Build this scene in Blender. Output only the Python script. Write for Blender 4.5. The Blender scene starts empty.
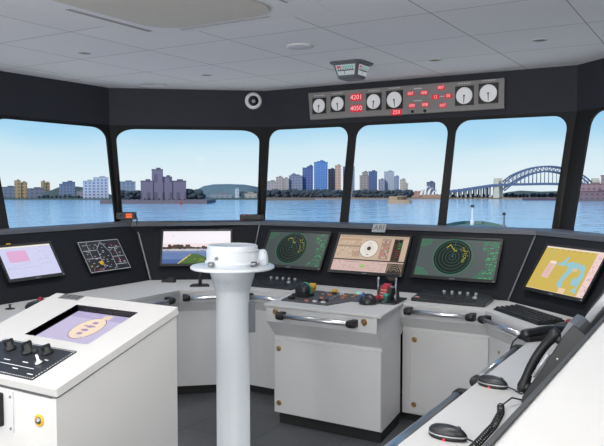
import bpy, bmesh, math, random
from mathutils import Vector, Matrix
random.seed(7)
C = bpy.context.scene.collection
V = Vector
PI = math.pi

# ------------------------------------------------------------------ materials
def lin(c):
    return tuple((x/12.92 if x <= .04045 else ((x+.055)/1.055)**2.4) for x in c)
def rgb(r, g, b):
    return lin((r/255, g/255, b/255)) + (1,)
_m = {}
def mat(name, col, rough=.5, metal=0.0, vary=.0, scale=30, bump=0.0, emit=0.0, spec=.5):
    if name in _m: return _m[name]
    m = bpy.data.materials.new(name); m.use_nodes = True
    nt = m.node_tree; b = nt.nodes['Principled BSDF']
    c = rgb(*col)
    b.inputs['Base Color'].default_value = c
    b.inputs['Roughness'].default_value = rough
    b.inputs['Metallic'].default_value = metal
    b.inputs['Specular IOR Level'].default_value = spec
    if emit:
        b.inputs['Base Color'].default_value = (.01, .01, .01, 1)
        b.inputs['Emission Color'].default_value = c
        b.inputs['Emission Strength'].default_value = emit
    if vary or bump:
        tc = nt.nodes.new('ShaderNodeTexCoord'); n = nt.nodes.new('ShaderNodeTexNoise')
        n.inputs['Scale'].default_value = scale; n.inputs['Detail'].default_value = 3
        nt.links.new(tc.outputs['Object'], n.inputs['Vector'])
        if vary:
            mx = nt.nodes.new('ShaderNodeMix'); mx.data_type = 'RGBA'
            mx.inputs[6].default_value = tuple(x*(1-vary) for x in c[:3])+(1,)
            mx.inputs[7].default_value = tuple(min(1, x*(1+vary)) for x in c[:3])+(1,)
            nt.links.new(n.outputs['Fac'], mx.inputs[0]); nt.links.new(mx.outputs[2], b.inputs['Base Color'])
        if bump:
            bp = nt.nodes.new('ShaderNodeBump'); bp.inputs['Strength'].default_value = bump
            bp.inputs['Distance'].default_value = .01
            nt.links.new(n.outputs['Fac'], bp.inputs['Height']); nt.links.new(bp.outputs['Normal'], b.inputs['Normal'])
    _m[name] = m
    return m
def glow(col, s=1.0):
    return mat('glow_%d_%d_%d_%d' % (*col, int(s*100)), col, .4, emit=s, spec=.2)

WHITE = mat('white_console_paint', (204, 204, 203), .42, vary=.03, scale=6)
WHITE2 = mat('cool_white_enamel', (233, 239, 245), .3, vary=.02, scale=5)
GREYP = mat('light_grey_apron_paint', (203, 204, 205), .42, vary=.03, scale=6)
DASH = mat('charcoal_dash_laminate', (22, 25, 31), .75, vary=.12, scale=60, bump=.05, spec=.25)
WALLD = mat('charcoal_wall_paint', (32, 35, 45), .75, vary=.06, scale=12)
FRAME = mat('black_window_frame', (9, 10, 13), .7, vary=.08, scale=30)
LEDGE = mat('grey_ledge_trim', (88, 92, 101), .5, vary=.05, scale=20)
BLACK = mat('matt_black_plastic', (20, 21, 24), .5, vary=.08, scale=80, bump=.04)
BLACKG = mat('satin_black_plastic', (38, 40, 44), .35, vary=.05, scale=60)
KEYB = mat('dark_grey_key_plastic', (52, 54, 58), .55, vary=.05)
CHROME = mat('brushed_chrome', (225, 225, 228), .28, 1.0, vary=.03, scale=40)
STEEL = mat('dull_steel', (150, 152, 156), .35, 1.0, vary=.05, scale=40)
BRASS = mat('brass_ring', (196, 150, 62), .3, .9, vary=.06, scale=60)
SEAM = mat('dark_seam', (84, 86, 88), .7)
KICK = mat('black_kick_board', (30, 31, 33), .7, vary=.1, scale=20)
RED = mat('red_plastic', (176, 34, 44), .4)
YEL = mat('yellow_plastic', (216, 170, 46), .45)
TEAL = mat('teal_plastic', (54, 150, 130), .4)
PANELG = mat('grey_anodised_panel', (126, 124, 124), .5, .1, vary=.04, scale=20)
DIAL = mat('white_dial_face', (236, 237, 240), .4)
GREYM = mat('mid_grey_plastic', (112, 116, 122), .5, vary=.05)
LIGHTG = mat('silver_plastic', (170, 174, 178), .35, .2)

# ------------------------------------------------------------------ mesh builder
class MB:
    def __init__(s): s.v = []; s.f = []; s.mi = []; s.m = []; s.T = Matrix.Identity(4); s.sm = []
    def _mat(s, m):
        if m not in s.m: s.m.append(m)
        return s.m.index(m)
    def add(s, vs, fs, m=None, smooth=False):
        o = len(s.v); s.v += [s.T @ V(p) for p in vs]; k = s._mat(m)
        for f in fs: s.f.append([o+i for i in f]); s.mi.append(k); s.sm.append(smooth)
        return s
    def box(s, c, d, m=None, fr=None):
        x, y, z = d[0]/2, d[1]/2, d[2]/2; c = V(c)
        U, W, N = fr if fr else (V((1,0,0)), V((0,1,0)), V((0,0,1)))
        vs = [c+U*a*x+W*b*y+N*e*z for e in (-1,1) for b in (-1,1) for a in (-1,1)]
        return s.add(vs, [(0,2,3,1),(4,5,7,6),(0,1,5,4),(2,6,7,3),(0,4,6,2),(1,3,7,5)], m)
    def prism(s, poly, lo, hi, fr, m=None, o=(0,0,0)):
        U, W, N = fr; o = V(o); n = len(poly)
        vs = [o+U*a+W*b+N*lo for a, b in poly]+[o+U*a+W*b+N*hi for a, b in poly]
        ar = sum(poly[i][0]*poly[(i+1) % n][1]-poly[(i+1) % n][0]*poly[i][1] for i in range(n))
        fs = [tuple(range(n-1,-1,-1)), tuple(range(n,2*n))]+[(i,(i+1) % n,n+(i+1) % n,n+i) for i in range(n)]
        if ar < 0: fs = [tuple(reversed(f)) for f in fs]
        return s.add(vs, fs, m)
    def flat(s, poly, h, fr, o, m):
        U, W, N = fr; o = V(o); n = len(poly)
        ar = sum(poly[i][0]*poly[(i+1) % n][1]-poly[(i+1) % n][0]*poly[i][1] for i in range(n))
        f = tuple(range(n)) if ar > 0 else tuple(range(n-1,-1,-1))
        return s.add([o+U*a+W*b+N*h for a, b in poly], [f], m)
    def loft(s, rings, m=None, caps=True, smooth=False, closed=True):
        n = len(rings[0]); vs = [p for r in rings for p in r]; fs = []
        for k in range(len(rings)-1):
            for i in range(n if closed else n-1):
                j = (i+1) % n; fs.append((k*n+i, k*n+j, (k+1)*n+j, (k+1)*n+i))
        if caps: fs += [tuple(range(n-1,-1,-1)), tuple((len(rings)-1)*n+i for i in range(n))]
        return s.add(vs, fs, m, smooth)
    def tube(s, pts, r, m=None, n=10, smooth=True):
        pts = [V(p) for p in pts]; rings = []; ref = None
        for i, p in enumerate(pts):
            t = (pts[min(i+1,len(pts)-1)]-pts[max(i-1,0)]).normalized()
            if ref is None: ref = t.orthogonal().normalized()
            ref = (ref-t*ref.dot(t)).normalized(); b = t.cross(ref)
            rr = r[i] if isinstance(r, (list, tuple)) else r
            rings.append([p+(ref*math.cos(2*PI*k/n)+b*math.sin(2*PI*k/n))*rr for k in range(n)])
        return s.loft(rings, m, True, smooth)
    def lathe(s, prof, c, ax=(0,0,1), m=None, n=32, smooth=True):
        ax = V(ax).normalized(); a = ax.orthogonal().normalized(); b = ax.cross(a); c = V(c)
        rings = [[c+ax*h+(a*math.cos(2*PI*k/n)+b*math.sin(2*PI*k/n))*max(r,1e-5) for k in range(n)] for r, h in prof]
        return s.loft(rings, m, True, smooth)
    def ball(s, c, r, m=None, sc=(1,1,1), n=16):
        k = 10
        rings = [[V(c)+V((math.cos(2*PI*i/n)*math.sin(PI*j/k)*r*sc[0], math.sin(2*PI*i/n)*math.sin(PI*j/k)*r*sc[1], -math.cos(PI*j/k)*r*sc[2])) for i in range(n)] for j in range(1,k)]
        return s.loft(rings, m, True, True)
    def build(s, name, m=None, parent=None, bevel=0, kind=None, label=None, auto=False):
        me = bpy.data.meshes.new(name)
        inv = Matrix.Identity(4)
        if parent is not None:
            p = parent; chain = []
            while p is not None: chain.append(p); p = p.parent
            for q in reversed(chain): inv = inv @ q.matrix_basis
            inv = inv.inverted()
        me.from_pydata([inv @ p for p in s.v], [], s.f)
        for x in s.m: me.materials.append(x if x else m)
        me.polygons.foreach_set('material_index', s.mi); me.polygons.foreach_set('use_smooth', s.sm)
        me.update()
        bm = bmesh.new(); bm.from_mesh(me)
        if not auto: bmesh.ops.recalc_face_normals(bm, faces=bm.faces)
        bm.to_mesh(me); bm.free()
        o = bpy.data.objects.new(name, me); C.objects.link(o)
        if parent is not None: o.parent = parent
        if bevel:
            bv = o.modifiers.new('edge', 'BEVEL'); bv.width = bevel; bv.segments = 2; bv.limit_method = 'ANGLE'; bv.angle_limit = .7
        if kind: o['kind'] = kind
        if label: o['label'] = label
        return o
def thing(name, label, cat, loc=(0,0,0), rotz=0, group=None):
    o = bpy.data.objects.new(name, None); C.objects.link(o); o.empty_display_size = .05
    o.matrix_basis = Matrix.Translation(V(loc)) @ Matrix.Rotation(rotz, 4, 'Z')
    return tag(o, label, cat, group)
def tag(o, label, cat, group=None, kind=None):
    o['label'] = label; o['category'] = cat
    if group: o['group'] = group
    if kind: o['kind'] = kind
    return o
def dup(root, loc, label=None, rotz=0, scale=1):
    r = root.copy(); C.objects.link(r)
    r.matrix_basis = Matrix.Translation(V(loc)) @ Matrix.Rotation(rotz, 4, 'Z') @ Matrix.Scale(scale, 4)
    if label: r['label'] = label
    for ch in list(root.children):
        c = ch.copy(); C.objects.link(c); c.parent = r
        for g in ch.children:
            d = g.copy(); C.objects.link(d); d.parent = c
    return r
def rrect(x0, y0, x1, y1, r, n=5):
    out = []
    for cx, cy, a0 in ((x1-r,y0+r,-90),(x1-r,y1-r,0),(x0+r,y1-r,90),(x0+r,y0+r,180)):
        for k in range(n+1):
            a = math.radians(a0+90*k/n); out.append((cx+r*math.cos(a), cy+r*math.sin(a)))
    return out
def ell(cx, cy, a, b=None, n=32, rot=0):
    b = b or a; o = []
    for k in range(n):
        x, y = a*math.cos(2*PI*k/n), b*math.sin(2*PI*k/n)
        o.append((cx+x*math.cos(rot)-y*math.sin(rot), cy+x*math.sin(rot)+y*math.cos(rot)))
    return o
def rect(x0, y0, x1, y1): return [(x0,y0),(x1,y0),(x1,y1),(x0,y1)]
XYZ = (V((1,0,0)), V((0,1,0)), V((0,0,1)))
_tx = {}
def text_poly(body):
    if body in _tx: return _tx[body]
    cu = bpy.data.curves.new('txt', 'FONT'); cu.body = body; cu.size = 1; cu.align_x = 'CENTER'; cu.align_y = 'CENTER'
    cu.resolution_u = 2
    ob = bpy.data.objects.new('txt', cu); C.objects.link(ob)
    dg = bpy.context.evaluated_depsgraph_get(); me = bpy.data.meshes.new_from_object(ob.evaluated_get(dg))
    r = ([tuple(v.co) for v in me.vertices], [tuple(p.vertices) for p in me.polygons])
    bpy.data.objects.remove(ob); bpy.data.curves.remove(cu); bpy.data.meshes.remove(me)
    _tx[body] = r
    return r
def put_text(mb, body, x, y, size, h, fr, o, m, sx=1.0):
    vs, fs = text_poly(body); U, W, N = fr; o = V(o)
    mb.add([o+U*(x+v[0]*size*sx)+W*(y+v[1]*size)+N*h for v in vs], fs, m)
class Screen:
    """drawing laid on a flat display: layers a fraction of a millimetre apart"""
    def __init__(s, fr, o): s.mb = MB(); s.fr = fr; s.o = V(o); s.h = .0005
    def up(s): s.h += .0003; return s
    def poly(s, p, col, k=1.0): s.mb.flat(p, s.h, s.fr, s.o, glow(col, k)); return s
    def rect(s, x0, y0, x1, y1, col, k=1.0): return s.poly(rect(x0,y0,x1,y1), col, k)
    def ring(s, cx, cy, r, w, col, n=48, a0=0, a1=2*PI, k=1.0):
        U, W, N = s.fr; vs = []; full = abs(a1-a0-2*PI) < 1e-6
        m = n if full else n+1
        for i in range(m):
            a = a0+(a1-a0)*i/n
            for rr in (r-w/2, r+w/2): vs.append(s.o+U*(cx+rr*math.cos(a))+W*(cy+rr*math.sin(a))+N*s.h)
        fs = []
        for i in range(n):
            j = (i+1) % m; fs.append((2*i, 2*i+1, 2*j+1, 2*j))
        s.mb.add(vs, fs, glow(col, k)); return s
    def line(s, x0, y0, x1, y1, w, col, k=1.0):
        d = V((x1-x0, y1-y0)).normalized(); p = V((-d.y, d.x))*w/2
        return s.poly([(x0+p.x,y0+p.y),(x0-p.x,y0-p.y),(x1-p.x,y1-p.y),(x1+p.x,y1+p.y)], col, k)
    def text(s, b, x, y, size, col, sx=1, k=1.0): put_text(s.mb, b, x, y, size, s.h, s.fr, s.o, glow(col, k), sx); return s

# ------------------------------------------------------------------ camera (eye 1.6 m above the deck)
cam = bpy.data.cameras.new('camera'); cam.sensor_width = 36; cam.lens = 702.24/604*36; cam.clip_end = 9000; cam.clip_start = .05
co = bpy.data.objects.new('camera', cam); C.objects.link(co); co.location = (0,0,1.6)
co.rotation_euler = (math.radians(90-3.13), 0, math.radians(31.085))
S = bpy.context.scene; S.camera = co
S.view_settings.view_transform = 'Standard'; S.view_settings.look = 'None'; S.view_settings.gamma = 1; S.view_settings.exposure = 0
S.view_settings.use_curve_mapping = False

# ------------------------------------------------------------------ room shell
H = 2.444
base = [V((-4.386,-2.2)), V((-4.386,4.285)), V((-3.54,5.17)), V((-1.017,5.17)), V((2.2,1.953))]
top = [V((-4.64,-2.2)), V((-4.64,4.43)), V((-3.59,5.30)), V((-.92,5.30)), V((2.2,2.18))]
ZB, ZT = 1.29, 2.12
def floor_mat():
    m = mat('charcoal_carpet_tiles', (66, 69, 72), .95, vary=.0)
    nt = m.node_tree; b = nt.nodes['Principled BSDF']
    tc = nt.nodes.new('ShaderNodeTexCoord'); mp = nt.nodes.new('ShaderNodeMapping'); mp.inputs['Scale'].default_value = (30, 400, 1)
    mp.inputs['Rotation'].default_value = (0,0,.5)
    n = nt.nodes.new('ShaderNodeTexNoise'); n.inputs['Scale'].default_value = 1; n.inputs['Detail'].default_value = 4
    br = nt.nodes.new('ShaderNodeTexBrick'); br.inputs['Scale'].default_value = 1; br.offset = 0
    br.inputs['Brick Width'].default_value = .5; br.inputs['Row Height'].default_value = .5; br.inputs['Mortar Size'].default_value = .003
    br.inputs['Color1'].default_value = (.9,.9,.9,1); br.inputs['Color2'].default_value = (1,1,1,1); br.inputs['Mortar'].default_value = (.55,.55,.55,1)
    mx = nt.nodes.new('ShaderNodeMix'); mx.data_type = 'RGBA'
    mx.inputs[6].default_value = rgb(64,67,70); mx.inputs[7].default_value = rgb(100,103,107)
    ml = nt.nodes.new('ShaderNodeMix'); ml.data_type = 'RGBA'; ml.blend_type = 'MULTIPLY'; ml.inputs[0].default_value = 1
    L = nt.links
    L.new(tc.outputs['Object'], mp.inputs['Vector']); L.new(mp.outputs['Vector'], n.inputs['Vector']); L.new(tc.outputs['Object'], br.inputs['Vector'])
    L.new(n.outputs['Fac'], mx.inputs[0]); L.new(mx.outputs[2], ml.inputs[6]); L.new(br.outputs['Color'], ml.inputs[7]); L.new(ml.outputs[2], b.inputs['Base Color'])
    bp = nt.nodes.new('ShaderNodeBump'); bp.inputs['Strength'].default_value = .4; bp.inputs['Distance'].default_value = .004
    L.new(n.outputs['Fac'], bp.inputs['Height']); L.new(bp.outputs['Normal'], b.inputs['Normal'])
    return m
def ceil_mat():
    m = mat('pale_grey_ceiling_tiles', (214, 214, 220), .8)
    nt = m.node_tree; b = nt.nodes['Principled BSDF']
    tc = nt.nodes.new('ShaderNodeTexCoord'); mp = nt.nodes.new('ShaderNodeMapping'); mp.inputs['Location'].default_value = (.65, -4.57+.62*8, 0)
    br = nt.nodes.new('ShaderNodeTexBrick'); br.inputs['Scale'].default_value = 1; br.offset = 0
    br.inputs['Brick Width'].default_value = .62; br.inputs['Row Height'].default_value = .62
    br.inputs['Mortar Size'].default_value = .0035; br.inputs['Mortar Smooth'].default_value = .3
    br.inputs['Color1'].default_value = rgb(212,212,219); br.inputs['Color2'].default_value = rgb(217,217,223); br.inputs['Mortar'].default_value = rgb(132,132,138)
    L = nt.links; L.new(tc.outputs['Object'], mp.inputs['Vector']); L.new(mp.outputs['Vector'], br.inputs['Vector']); L.new(br.outputs['Color'], b.inputs['Base Color'])
    return m
def struct(name, mb, m, parent=None, bevel=0, auto=False):
    return mb.build(name, m, parent, bevel, kind='structure' if parent is None else None, auto=auto)
outline = [(-4.9,-2.4),(2.4,-2.4),(2.4,2.3),(-.8,5.6),(-3.8,5.6),(-4.9,4.7)]
struct('floor', MB().prism(outline, -.12, 0, XYZ), floor_mat())
struct('ceiling', MB().prism(outline, H, H+.15, XYZ), ceil_mat())
WALLR = mat('off_white_room_wall', (205, 205, 203), .8, vary=.03, scale=5)
struct('wall_right', MB().box((2.28,-.1,1.22),(.16,4.7,2.44)), WALLR)
struct('wall_back', MB().box((-1.25,-2.28,1.22),(7.2,.16,2.44)), WALLR)

def curve_shape(outer, holes, th):
    cu = bpy.data.curves.new('c', 'CURVE'); cu.dimensions = '2D'; cu.fill_mode = 'BOTH'; cu.extrude = th/2
    for loop in [outer]+holes:
        sp = cu.splines.new('POLY'); sp.points.add(len(loop)-1)
        for p, q in zip(sp.points, loop): p.co = (q[0], q[1], 0, 1)
        sp.use_cyclic_u = True
    ob = bpy.data.objects.new('c', cu); C.objects.link(ob)
    dg = bpy.context.evaluated_depsgraph_get(); me = bpy.data.meshes.new_from_object(ob.evaluated_get(dg))
    r = ([tuple(v.co) for v in me.vertices], [tuple(p.vertices) for p in me.polygons])
    bpy.data.objects.remove(ob); bpy.data.curves.remove(cu); bpy.data.meshes.remove(me)
    return r
GLASS = bpy.data.materials.new('clear_window_glass'); GLASS.use_nodes = True
def glass():
    nt = GLASS.node_tree; nt.nodes.clear()
    o = nt.nodes.new('ShaderNodeOutputMaterial'); t = nt.nodes.new('ShaderNodeBsdfTransparent'); t.inputs[0].default_value = (.97,.985,.985,1)
    g = nt.nodes.new('ShaderNodeBsdfGlossy'); g.inputs['Roughness'].default_value = .08
    mx = nt.nodes.new('ShaderNodeMixShader'); f = nt.nodes.new('ShaderNodeFresnel'); f.inputs['IOR'].default_value = 1.06
    nt.links.new(f.outputs[0], mx.inputs[0]); nt.links.new(t.outputs[0], mx.inputs[1]); nt.links.new(g.outputs[0], mx.inputs[2]); nt.links.new(mx.outputs[0], o.inputs[0])
glass()
def facet(i, wins):
    ba, bb, ta, tb = base[i], base[i+1], top[i], top[i+1]
    lb, lt = (bb-ba).length, (tb-ta).length
    out2 = V((-(bb-ba).y, (bb-ba).x)).normalized()
    def P(s, z, d=0):
        k = (z-ZB)/(ZT-ZB); kk = min(max(k,0),1)
        a = ba.lerp(ta, kk); b = bb.lerp(tb, kk); q = a.lerp(b, s)+out2*d
        return V((q.x, q.y, z))
    # lower plinth below the sill and vertical band above the windows
    mb = MB()
    D = .14
    for z0, z1 in ((0, 1.17), (ZT, H+.05)):
        ring = lambda s: [P(s,z0), P(s,z1), P(s,z1,D), P(s,z0,D)]
        mb.loft([ring(0), ring(1)], WALLD)
    # raked window frame with round-cornered openings, drawn in (s*lb, z) then mapped onto the facet
    def inv(u_off_bottom, u_off_top, z):
        k = (z-ZB)/(ZT-ZB); L0 = lb+(lt-lb)*k
        return (u_off_bottom+(u_off_top-u_off_bottom)*k)/L0*lb
    holes = []
    for (ub0, ub1, ut0, ut1, z0, z1) in wins:
        r = .105
        loop = []
        for (a, b) in rrect(0, 0, .8, z1-z0, r, 6):
            z = z0+b; x0 = inv(ub0, ut0, z); x1 = inv(ub1, ut1, z); loop.append((x0+(x1-x0)*a/.8, z))
        holes.append(loop)
    outer = rect(0, 1.17, lb, ZT)
    vs, fs = curve_shape(outer, holes, .016)
    mb.add([P(v[0]/lb, v[1], v[2]+.008) for v in vs], fs, FRAME)
    return mb, P, holes, lb
fw = {}
fw['L'] = facet(0, [(3.21+2.2, 4.24+2.2, 3.245+2.2, 4.385+2.2, 1.20, 2.095), (2.0+2.2, 3.12+2.2, 2.0+2.2, 3.15+2.2, 1.20, 2.095)])
fw['F'] = facet(1, [(.028, 1.19, .045, 1.325, 1.20, 2.09)])
x0, x1 = base[2].x, top[2].x
fw['M'] = facet(2, [(.03, -2.747-x0, -3.54-x1, -2.726-x1, 1.20, 2.092), (-2.676-x0, -1.893-x0, -2.658-x1, -1.853-x1, 1.20, 2.094), (-1.833-x0, -1.047-x0, -1.798-x1, -.968-x1, 1.20, 2.096)])
fw['R'] = facet(3, [(.176, 1.08, .166, 1.14, 1.20, 2.10)])
wn = 1
for k, nm in (('L','wall_left'),('F','wall_front_left'),('M','wall_front'),('R','wall_front_right')):
    mb, P, holes, lb = fw[k]
    struct(nm, mb, WALLD, auto=False)
    for h in holes:
        g = MB(); n = len(h); vs = [P(a/lb, z, .012) for a, z in h]+[P(a/lb, z, .015) for a, z in h]
        g.add(vs, [tuple(range(n)), tuple(range(2*n-1,n-1,-1))]+[(i,(i+1) % n,n+(i+1) % n,n+i) for i in range(n)], GLASS)
        w = struct('window_%d' % wn, g, GLASS); wn += 1
        gs = MB(); cx = sum(a for a,_ in h)/n; cz = sum(z for _,z in h)/n
        rr = [[P((a+(cx-a)*e)/lb, z+(cz-z)*e, d) for a, z in h] for e, d in ((-.004,-.003),(.006,-.003),(.006,.012),(-.004,.012),(-.004,-.003))]
        gs.loft(rr, FRAME, caps=False)
        gs.build('window_gasket', FRAME, w)

# ------------------------------------------------------------------ consoles round the window wall
lip = [V((-3.44,.2)), V((-3.44,3.96)), V((-3.08,4.285)), V((-1.255,4.285)), V((-.82,3.83)), V((-.82,.3))]
back = [V((-4.01,.2)), V((-4.01,4.25)), V((-3.36,4.72)), V((-1.23,4.72)), V((-.59,4.20)), V((-.59,.3))]
def isect(p, d, q, e):
    den = d.x*e.y-d.y*e.x; t = ((q-p).x*e.y-(q-p).y*e.x)/den; return p+d*t
def offset(pl, ds):
    lines = []
    for i in range(len(pl)-1):
        d = (pl[i+1]-pl[i]).normalized(); n = V((-d.y, d.x)); lines.append((pl[i]+n*ds[i], d))
    out = [lines[0][0]]
    for i in range(len(lines)-1): out.append(isect(*lines[i], *lines[i+1]))
    d = lines[-1][1]; n = pl[-1]-pl[-2]
    out.append(lines[-1][0]+d*n.length if False else isect(lines[-1][0], d, pl[-1], V((d.y, -d.x)))); return out
ledge = offset(back, [.30,.30,.30,.30,.35])
rear = [V((-4.375,.2)), V((-4.375,4.27)), V((-3.53,5.155)), V((-1.03,5.155)), V((.02,4.105)), V((.02,.3))]
ZD, ZL = .82, 1.28
def P3(p, z): return V((p.x, p.y, z))
def mix(i, t): return lip[i].lerp(back[i], t)
def frame(i):
    a, b = P3(back[i], ZD), P3(back[i+1], ZD); u = (b-a).normalized(); o = V((-u.y, u.x, 0))
    d = (.30,.30,.30,.30,.35)[i]; v = (o*d+V((0,0,ZL-ZD))).normalized(); n = u.cross(v); return a, (u, v, n)
def handrail(a, b, parent, out, ends=(1,1), r=.0155, label=None):
    """chrome grab rail standing off along `out`, black brackets at its ends"""
    a, b, out = V(a), V(b), V(out).normalized()
    hr = MB().tube([a+out*.05, b+out*.05], r, CHROME, 12).build('handrail', CHROME, parent)
    d = (b-a).normalized(); up = V((0,0,1))
    for p, s_, e in ((a,1,ends[0]),(b,-1,ends[1])):
        if not e: continue
        m = MB(); q = p+d*s_*-.012
        m.tube([q+out*.05-d*s_*.018, q+out*.05+d*s_*.022, q+out*.05+d*s_*.034], [.024,.024,.017], BLACK, 12)
        m.box(q+out*.022, (.04,.056,.046), BLACK, (d, out, up))
        m.build('rail_bracket', BLACK, hr, bevel=.004)
    return hr
def lock(c, n, parent, r=.018):
    m = MB(); n = V(n).normalized()
    m.lathe([(r*.55,0),(r,0),(r,.004),(r*.72,.006),(r*.7,.003),(r*.5,.003)], c, n, BRASS, 18)
    m.lathe([(r*.5,0),(r*.5,.007),(r*.3,.009),(0,.009)], c, n, STEEL, 12)
    return m.build('cam_lock', BRASS, parent)
names = [('port', 'white side console along the left wall under the charcoal plotter display and alarm panel', 'console'),
         ('fl', 'white corner console under the harbour view monitor, behind the white pedestal', 'console'),
         ('front', 'white front console under the two radar monitors, behind the control cabinet', 'console'),
         ('fr', 'white corner console under the yellow chart monitor, keyboard on its top', 'console'),
         ('stb', 'white side console in the right foreground carrying two mice and a telephone', 'console')]
con = []
for i in range(5):
    c = (lip[i]+lip[i+1])/2
    root = thing('bridge_console', names[i][1], 'console', (c.x, c.y, 0)); con.append(root)
    def section(pts): return [[P3(mix(e, t), z) for t, z in pts] for e in (i, i+1)]
    def bodysec(pts): return section(pts)
    # body: slanted underside of the apron then straight down; t is the fraction of desk depth
    if i == 2:      # two cupboards either side of the control cabinet
        for xa, xb, dr in ((None,-2.67,False),(-1.832,None,True)):
            b = MB()
            prof = [(4.29,.798),(4.29,.725),(4.35,.65),(4.35,.065),(4.70,.065),(4.70,.798)]
            fa = lambda y: xa if xa else -3.081-(y-4.285)*.6437
            fb = lambda y: xb if xb else -1.256+(y-4.285)*.0575
            lo = [V((fa(y),y,z)) for y, z in prof]; hi = [V((fb(y),y,z)) for y, z in prof]
            b.loft([lo, hi], GREYP); bo = b.build('cupboard', GREYP, root)
            MB().prism([(fa(4.4),4.4),(fb(4.4),4.4),(fb(4.68),4.68),(fa(4.68),4.68)], 0, .066, XYZ, KICK).build('kick_board', KICK, root)
            if dr:
                d = MB().box(((-1.775-1.245)/2,4.343,.355),(.52,.016,.555)).build('cupboard_door', GREYP, root, bevel=.003)
                for z in (.572,.135): lock((-1.742,4.335,z),(0,-1,0), d)
        wt = MB().prism([(-3.08,4.285),(-2.675,4.285),(-2.695,4.46),(-1.83,4.46),(-1.805,4.285),(-1.255,4.285),(-1.23,4.72),(-3.36,4.72)], .80, ZD, XYZ, WHITE).build('worktop', WHITE, root)
        handrail((-3.02,4.29,.765),(-2.70,4.29,.765), root, (0,-1,0))
        handrail((-1.745,4.29,.775),(-1.345,4.29,.775), root, (0,-1,0))
    else:
        dep = (back[i]-lip[i]).length
        wt = MB().loft(section([(0,.80),(0,ZD),(1,ZD),(1,.80)]), WHITE).build('worktop', WHITE, root)
        tb = .06/dep
        MB().loft(section([(.012,.798),(.012,.725),(.012+tb,.65),(.012+tb,.08),(.97,.08),(.97,.798)]), GREYP).build('cupboard', GREYP, root)
        MB().loft(section([(.03+2*tb,.0),(.03+2*tb,.08),(.95,.08),(.95,0)]), KICK).build('kick_board', KICK, root)
    # raked dash, its ledge and the rear body
    j = i
    sec = lambda: [[P3(back[e],ZD-.04), P3(ledge[e],ZL-.035), P3(rear[e],ZL-.035), P3(rear[e],.05), P3(back[e],.05)] for e in (i, i+1)]
    dm = WHITE if i == 4 else DASH
    r = sec(); d = MB()
    A, B = r
    n = 5
    d.add(A+B, [(0,1,n+1,n)], DASH); d.add(A+B, [(1,2,n+2,n+1),(2,3,n+3,n+2),(3,4,n+4,n+3),(4,0,n,n+4),(4,3,2,1,0),(n,n+1,n+2,n+3,n+4)], dm)
    d.build('dash', DASH, root)
    lm = WHITE if i == 4 else LEDGE
    f = [P3(ledge[e].lerp(rear[e], -.03 if i != 4 else 0), 0) for e in (i,i+1)]
    sec2 = [[P3(f[k],ZL-.030), P3(f[k],ZL-.002), P3(f[k].to_2d().lerp(rear[e], .05),ZL+.003), P3(rear[e],ZL+.010), P3(rear[e],ZL-.034)] for k, e in ((0,i),(1,i+1))]
    MB().loft(sec2, lm).build('ledge', lm, root)
    if i == 4:      # dark edging along the top of the right dash
        MB().loft([[V((ledge[e].x-.010,ledge[e].y,1.262)),V((ledge[e].x-.004,ledge[e].y,1.284)),V((ledge[e].x+.004,ledge[e].y,1.284)),V((ledge[e].x+.004,ledge[e].y,1.262))] for e in (4,5)], KEYB).build('ledge_edging', KEYB, root)
# seam strips where two dash panels meet
for i, w in ((1,.012),(2,.008),(3,.008)):
    a, b = P3(back[i],ZD+.002), P3(ledge[i],ZL-.03); nn = (frame(i)[1][2]+frame(i-1)[1][2]).normalized(); t = (b-a).normalized(); s_ = t.cross(nn)
    MB().box((a+b)/2+nn*.002, (w,(b-a).length,.006), GREYM, (s_, t, nn)).build('joint_strip', GREYM, con[i-1])
# rails of the other consoles
dv = (lip[2]-lip[1]).normalized(); nF = V((dv.y,-dv.x,0))
pa = lambda i, s, z: P3(lip[i].lerp(lip[i+1], s), z)
handrail(pa(1,.10,.765), pa(1,.93,.765), con[1], nF)
handrail((-3.44,2.9,.765), (-3.44,3.80,.765), con[0], (1,0,0))
dv = (lip[4]-lip[3]).normalized(); nR = V((dv.y,-dv.x,0))
handrail(pa(3,.10,.775), pa(3,.90,.775), con[3], nR)
handrail((-.82,3.50,.78), (-.82,2.86,.78), con[4], (-1,0,0), r=.019)
handrail((-.82,2.62,.78), (-.82,1.2,.78), con[4], (-1,0,0), r=.019)
# small cupboard door under the right corner
q = pa(3,.47,.36)-nR*.072
d = MB().box(q+nR*.008, (.50,.016,.56), GREYP, (P3(dv,0), nR, V((0,0,1)))).build('cupboard_door', GREYP, con[3], bevel=.003)
lock(pa(3,.13,.575)-nR*.056, nR, d, .016)

# ------------------------------------------------------------------ control cabinet in front
cab = thing('control_cabinet', 'white control cabinet with levers and buttons on top, standing out from the front console', 'cabinet', (-2.16,4.1,0))
b = MB()
prof = [(3.80,.798),(3.80,.705),(3.878,.60),(3.878,.08),(4.30,.08),(4.30,.60),(4.45,.66),(4.45,.798)]
for xa, xb in ((-2.545,-1.768),):
    sh_ = lambda y: -.14*max(0,y-3.88)
    lo = [V((xa-(.02 if y < 3.85 else 0)+sh_(y),y,z)) for y, z in prof]; hi = [V((xb+sh_(y),y,z)) for y, z in prof]
    b.loft([lo, hi], GREYP)
b.build('body', GREYP, cab)
MB().prism([(-2.53,3.905),(-1.785,3.905),(-1.83,4.28),(-2.58,4.28)], 0, .08, XYZ, KICK).build('kick_board', KICK, cab)
MB().prism([(-2.582,3.792),(-1.737,3.792),(-1.835,4.45),(-2.685,4.45)], .80, ZD, XYZ, WHITE).build('worktop', WHITE, cab, bevel=.005)
dr = MB().box((-2.157,3.871,.333),(.776,.016,.497)).build('cupboard_door', GREYP, cab, bevel=.003)
for z in (.515,.15): lock((-2.508,3.863,z),(0,-1,0), dr)
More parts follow.
